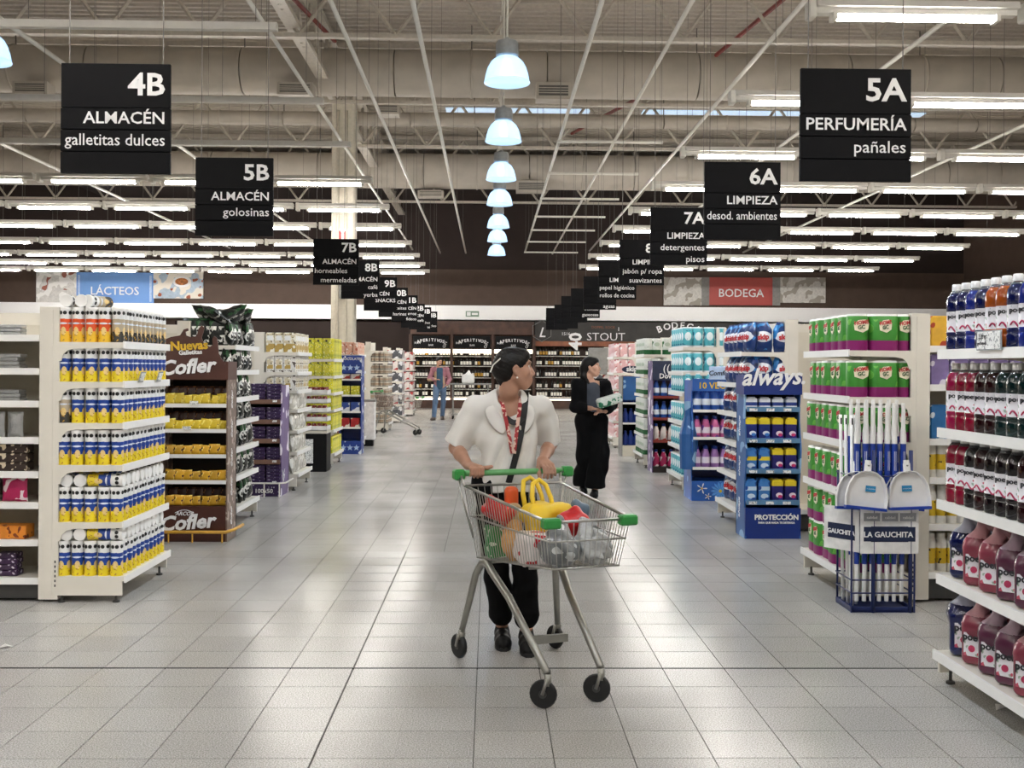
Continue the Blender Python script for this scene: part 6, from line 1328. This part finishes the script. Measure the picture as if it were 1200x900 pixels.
co_ = cm_.build('collar', MATS['shirt_white'], shirt, smooth=True); md = co_.modifiers.new('s', 'SOLIDIFY'); md.thickness = .004; md2 = co_.modifiers.new('u', 'SUBSURF'); md2.levels = 1; md2.render_levels = 1
ts = SDF((-.05, 5.8, .88), (.28, 6.1, 1.3), .006); ts.chain([V(.12, 5.99, 1.2), V(.11, 5.99, 1.1), V(.11, 5.99, .94)], [.13, .15, .15], .02, flat=((0, 1, 0), .8)); finish(ts, 'undershirt', 'tee_white', W, base)
nb = ribbon('neckline', 'strap_black', W, base, [((fx - .05 + .1 * k / 8 + .01, 5.858 + .03 * (abs(k - 4) / 4) ** 2, 1.225 - .028 * math.sin(k * PI / 8)), (0, -1, .3)) for k in range(9)], .03)
for x0_, x1_ in ((.055, .125), (.175, .135)):
    pts = []
    for k in range(9):
        z = 1.34 - .31 * k / 8; x = x0_ + (x1_ - x0_) * (k / 8) ** .8; y = front(shirt_s, x, min(z, 1.22)); y2 = 5.852
        yy = min(y if y else 9, y2 + (.06 if z > 1.27 else 0)) - .004 if z < 1.3 else 5.90 + (z - 1.3); pts.append(((x, yy, z), (0, -1, .1)))
    ribbon('lanyard', 'lanyard', W, base, pts, .02, .004)
pts = []
for k in range(15):
    z = 1.37 - .5 * k / 14; x = .20 - .095 * (k / 14) ** 1.1 + .012 * math.sin(k / 14 * PI); y = [front(shirt_s, x + e, min(z, 1.27)) for e in (-.05, -.03, -.015, 0, .015, .03, .05)]; y = min([c for c in y if c] + [5.9]); pts.append(((x, y - .009 + max(0, z - 1.28) * 1.0, z), (.1, -1, .2)))
ribbon('shoulder_strap', 'strap_black', W, base, pts, .034, .005)
# trousers
s = SDF((-.12, 5.66, .08), (.34, 6.22, 1.0), .006)
s.chain([PEL + uz * .01, PEL - uz * .03], [.125, .14], .03, flat=((0, 1, 0), .8))
for a, b, c in ((HPL, KL, AL), (HPR, KR, AR)): s.chain([a, b, b * .5 + c * .5, c * .85 + b * .15, c * .97 + b * .03 + uz * .03], [.095, .07, .066, .064, .047], .012)
lump(s, .0022, 8, 40, 25, 6); finish(s, 'trousers', 'pants_black', W, base)
for nm, a, tv, lb in (('l', AL, V(.082, 5.70, 0), 0), ('r', AR, V(.21, 5.585, 0), 0)):
    hv = V(a[0], a[1] + .03, 0); sh_ = shoe('shoe', W, base, hv, tv, 'shoe_black')
    for k in range(3): q = hv * (.62 - k * .1) + tv * (.38 + k * .1); MB().tube([Vector(q) + Vector((.037, -.0, .03)) - base, Vector(q) + Vector((.022, .02, .075)) - base], .004, 4).build('stripe', MATS['stripe'], sh_); MB().tube([Vector(q) + Vector((-.037, -.0, .03)) - base, Vector(q) + Vector((-.022, .02, .075)) - base], .004, 4).build('stripe', MATS['stripe'], sh_)
MB().tube([Vector(WR) - base + Vector((.028 * math.cos(q), .022 * math.sin(q), .008 * math.sin(q) + .01)) for q in [2 * PI * k / 12 for k in range(12)]], .0035, 5, closed=True).build('bracelet', MATS['bracelet'], W)

def figure(base, lab, skin, h, J, HM, hairfn, extras, h_sc=1.0, hands=None):
    """background figure; J: dict of joints as offsets from base"""
    root = thing('person', lab, 'person', base); B = np.array(base); j = {k: B + V(*v) for k, v in J.items()}; HMw = Matrix.Translation(base) @ HM
    lo = np.min(list(j.values()), 0) - .16; hi = np.max(list(j.values()), 0) + .2; lo[2] = .03; hi[2] = (HMw @ Vector((0, 0, .13))).z
    s = SDF(lo, hi, h); head_sdf(s, HMw, k=.012)
    s.chain([np.array(HMw @ Vector((0, -.03, -.05))), np.array(HMw @ Vector((0, -.035, -.12))), j['neck']], [.05, .05, .055], .02)
    for q in ('sl', 'sr'): s.cone(j['neck'], j[q], .05, .045, .04)
    s.chain([j['neck'] - uz * .08, j['waist'], j['pelvis']], [.12, .1, .13], .03, flat=(J.get('fl', (0, 1, 0)), .75))
    for a, b, c, d_ in (('sl', 'el', 'wl', 'hl'), ('sr', 'er', 'wr', 'hr')):
        s.chain([j[a], j[b], j[c]], [.046, .038, .026], .02); d = j[d_] - j[c]; d /= np.linalg.norm(d); sd = np.cross(d, J.get('pn' + a[1], (0, 0, 1))); sd /= np.linalg.norm(sd); pn = np.cross(sd, d)
        s.cone(j[c], j[c] + d * .08, .026, .03, .015, flat=(pn, .5))
        for i, o_ in enumerate((-.028, -.0095, .0095, .028)): m0 = j[c] + d * .08 + sd * o_; s.chain([m0, m0 + d * .035 + pn * -.006, m0 + d * (.055 + .006 * (i in (1, 2))) - pn * .025], [.0105, .0095, .008], .004)
        s.chain([j[c] + d * .02 + sd * .02, j[c] + d * .05 + sd * .05, j[c] + d * .085 + sd * .055], [.015, .012, .01], .008)
    for a, b, c in (('pl', 'kl', 'al'), ('pr', 'kr', 'ar')): s.chain([j[a], j[b], j[c]], [.08, .055, .036], .02)
    finish(s, 'body', skin, root, base); eyes(root, HMw, base)
    hc = HMw.translation; hs = SDF(np.array(hc) - .24, np.array(hc) + .2, h); hairfn(hs, HMw); hs.d += 0; finish(hs, 'hair', 'hair_dark', root, base)
    extras(root, j, base, h); return root
# ======== the woman in black
b2 = Vector((1.19, 12.55, 0)); HM2 = Matrix.Translation((-.01, -.02, 1.505)) @ Euler((.0, -.04, -PI / 2 - .25)).to_matrix().to_4x4()
J2 = dict(neck=(-.02, 0, 1.31), waist=(0, 0, 1.05), pelvis=(0, 0, .9), sl=(-.17, .02, 1.30), sr=(.155, .0, 1.30), el=(-.2, .0, 1.04), er=(.24, -.03, 1.06), wl=(-.02, -.2, 1.03), wr=(.14, -.22, 1.0), hl=(.06, -.25, 1.02), hr=(.05, -.25, .99),
          pl=(-.08, 0, .88), pr=(.08, 0, .88), kl=(-.06, .02, .48), kr=(.08, -.06, .48), al=(-.08, .16, .14), ar=(.04, -.05, .09))
def hair2(hs, M):
    A = np.array(M.to_3x3()); P = lambda x, y, z: np.array(M @ Vector((x, y, z)))
    hs.ell(P(0, -.02, .038), (.081, .097, .086), 0, M=A); hs.ell(P(0, -.05, -.01), (.07, .065, .07), .03, M=A); hs.ell(P(0, .045, .07), (.055, .045, .04), .02, M=A)
    hs.ell(P(0, .11, -.04), (.1, .08, .1), .012, M=A, sub=True); hs.chain([P(.02, -.09, -.02), P(.03, -.08, -.11), P(.05, -.02, -.19)], [.045, .038, .015], .03); hs.chain([P(.0, -.07, -.08), P(-.03, .03, -.17), P(-.03, .06, -.23)], [.03, .03, .012], .03)
def ex2(root, j, base, h):
    s = SDF(np.array(base) + V(-.3, -.25, .86), np.array(base) + V(.34, .25, 1.42), .008)
    s.chain([j['neck'] - uz * .08, j['waist'], j['pelvis'] + uz * .05], [.15, .145, .15], .03, flat=((0, 1, 0), .78))
    for a, b, c in (('sl', 'el', 'wl'), ('sr', 'er', 'wr')): s.cone(j['neck'] - uz * .03, j[a], .055, .06, .04); s.chain([j[a], j[b], j[b] * .15 + j[c] * .85], [.064, .06, .05], .03)
    lump(s, .003, 3, 20, 35, 5); X, Y, Z = s.grid(); o_ = np.array(base); s.d = np.where(Y < o_[1] - .02, np.maximum(s.d, -np.maximum(np.abs(X - o_[0] - .01) - .075, 0 * Z - (j['neck'][2] - Z + .3) * .01)), s.d).astype(np.float32)
    finish(s, 'jacket', 'jacket_black', root, base)
    s = SDF(np.array(base) + V(-.2, -.2, .86), np.array(base) + V(.2, .2, 1.34), .008); s.chain([j['neck'] - uz * .09, j['waist'], j['pelvis'] + uz * .02], [.14, .14, .15], .03, flat=((0, 1, 0), .76)); finish(s, 'top', 'top_grey', root, base)
    s = SDF(np.array(base) + V(-.28, -.25, .07), np.array(base) + V(.3, .36, 1.02), .009); s.chain([j['pelvis'] + uz * .07, j['pelvis'] - uz * .03], [.14, .15], .03, flat=((0, 1, 0), .8))
    s.chain([j['pl'], j['kl'], j['al'] + uz * .0], [.11, .105, .115], .03); s.chain([j['pr'], j['kr'] , j['ar'] + uz * .06], [.11, .105, .12], .03); lump(s, .006, 4, 4, 38, 4); X, Y, Z = s.grid(); s.d = np.maximum(s.d, .1 - Z).astype(np.float32); finish(s, 'trousers', 'pants_black', root, base)
    shoe('shoe', root, base, V(base.x + .04, base.y - .03, 0), V(base.x + .0, base.y - .24, 0), 'shoe_black'); shoe('shoe', root, base, V(base.x - .08, base.y + .22, .06), V(base.x - .08, base.y + .04, 0), 'shoe_black')
figure(b2, 'dark haired woman in black jacket and wide trousers carrying a green pack', 'skin_b', .007, J2, HM2, hair2, ex2)
mat('held_pack', '#2f7d5c', .35, blotch=[('#d6ded8', 22, .52, -9, 9)], bands=[(.07, .2, '#cfd6d0')])
o = tag(MB().bbox(-.13, .15, -.07, .07, 0, .11, .02).bbox(-.11, .13, -.075, .075, .03, .08, .002, 0).build('held_pack', MATS['held_pack'], None, (1.36, 12.2, 1.07)), 'green and white wrapped pack held by the woman in black', 'packet'); o.rotation_euler = (0, -.28, .15)
# ======== the man by the wine wall
b3 = Vector((-1.4, 30.3, 0)); HM3 = Matrix.Translation((-.02, -.04, 1.635)) @ Euler((-.12, 0, PI + .5)).to_matrix().to_4x4()
J3 = dict(neck=(0, 0, 1.43), waist=(0, 0, 1.15), pelvis=(0, 0, .97), sl=(-.19, 0, 1.42), sr=(.19, 0, 1.42), el=(-.29, .02, 1.15), er=(.27, .06, 1.14), wl=(-.12, -.16, 1.13), wr=(.2, -.12, .98), hl=(-.04, -.2, 1.14), hr=(.12, -.16, .94),
          pl=(-.09, 0, .94), pr=(.09, 0, .94), kl=(-.12, -.1, .52), kr=(.1, .05, .52), al=(-.15, -.16, .1), ar=(.07, .16, .12))
def hair3(hs, M):
    A = np.array(M.to_3x3()); P = lambda x, y, z: np.array(M @ Vector((x, y, z)))
    hs.ell(P(0, -.02, .045), (.08, .095, .086), 0, M=A); hs.ell(P(0, .045, .095), (.06, .05, .035), .02, M=A); hs.ell(P(0, .11, -.04), (.1, .08, .1), .012, M=A, sub=True); hs.ell(P(0, -.03, -.1), (.12, .12, .06), .01, M=A, sub=True); hs.ell(P(0, .072, -.095), (.035, .025, .022), .01, M=A)
def ex3(root, j, base, h):
    s = SDF(np.array(base) + V(-.4, -.3, .85), np.array(base) + V(.42, .3, 1.55), .011); s.chain([j['neck'] - uz * .09, j['waist'], j['pelvis'] - uz * .02], [.165, .16, .165], .03, flat=((0, 1, 0), .78))
    for a, b, c in (('sl', 'el', 'wl'), ('sr', 'er', 'wr')): s.cone(j['neck'] - uz * .03, j[a], .06, .066, .04); s.chain([j[a], j[b], j[b] * .2 + j[c] * .8], [.07, .062, .05], .03)
    X, Y, Z = s.grid(); s.d = np.where(Y < base.y - .02, np.maximum(s.d, -(np.abs(X - base.x) - .085)), s.d); s.d = np.maximum(s.d, .9 - Z).astype(np.float32); finish(s, 'overshirt', 'overshirt', root, base)
    s = SDF(np.array(base) + V(-.24, -.22, .85), np.array(base) + V(.24, .22, 1.5), .011); s.chain([j['neck'] - uz * .09, j['waist'], j['pelvis'] - uz * .02], [.15, .15, .155], .03, flat=((0, 1, 0), .78)); finish(s, 'tee_shirt', 'tee_blue', root, base)
    s = SDF(np.array(base) + V(-.3, -.35, .07), np.array(base) + V(.3, .35, 1.05), .011); s.chain([j['pelvis'] + uz * .04, j['pelvis'] - uz * .03], [.135, .145], .03, flat=((0, 1, 0), .8))
    for a, b, c in (('pl', 'kl', 'al'), ('pr', 'kr', 'ar')): s.chain([j[a], j[b], j[c]], [.1, .075, .062], .02)
    finish(s, 'jeans', 'jeans', root, base); shoe('shoe', root, base, V(base.x - .15, base.y - .12, 0), V(base.x - .2, base.y - .34, 0), 'shoe_brown', .048); shoe('shoe', root, base, V(base.x + .07, base.y + .2, .03), V(base.x + .08, base.y + .0, 0), 'shoe_brown', .048)
figure(b3, 'man in pink overshirt, blue tee and jeans walking by the wine wall', 'skin_c', .011, J3, HM3, hair3, ex3)
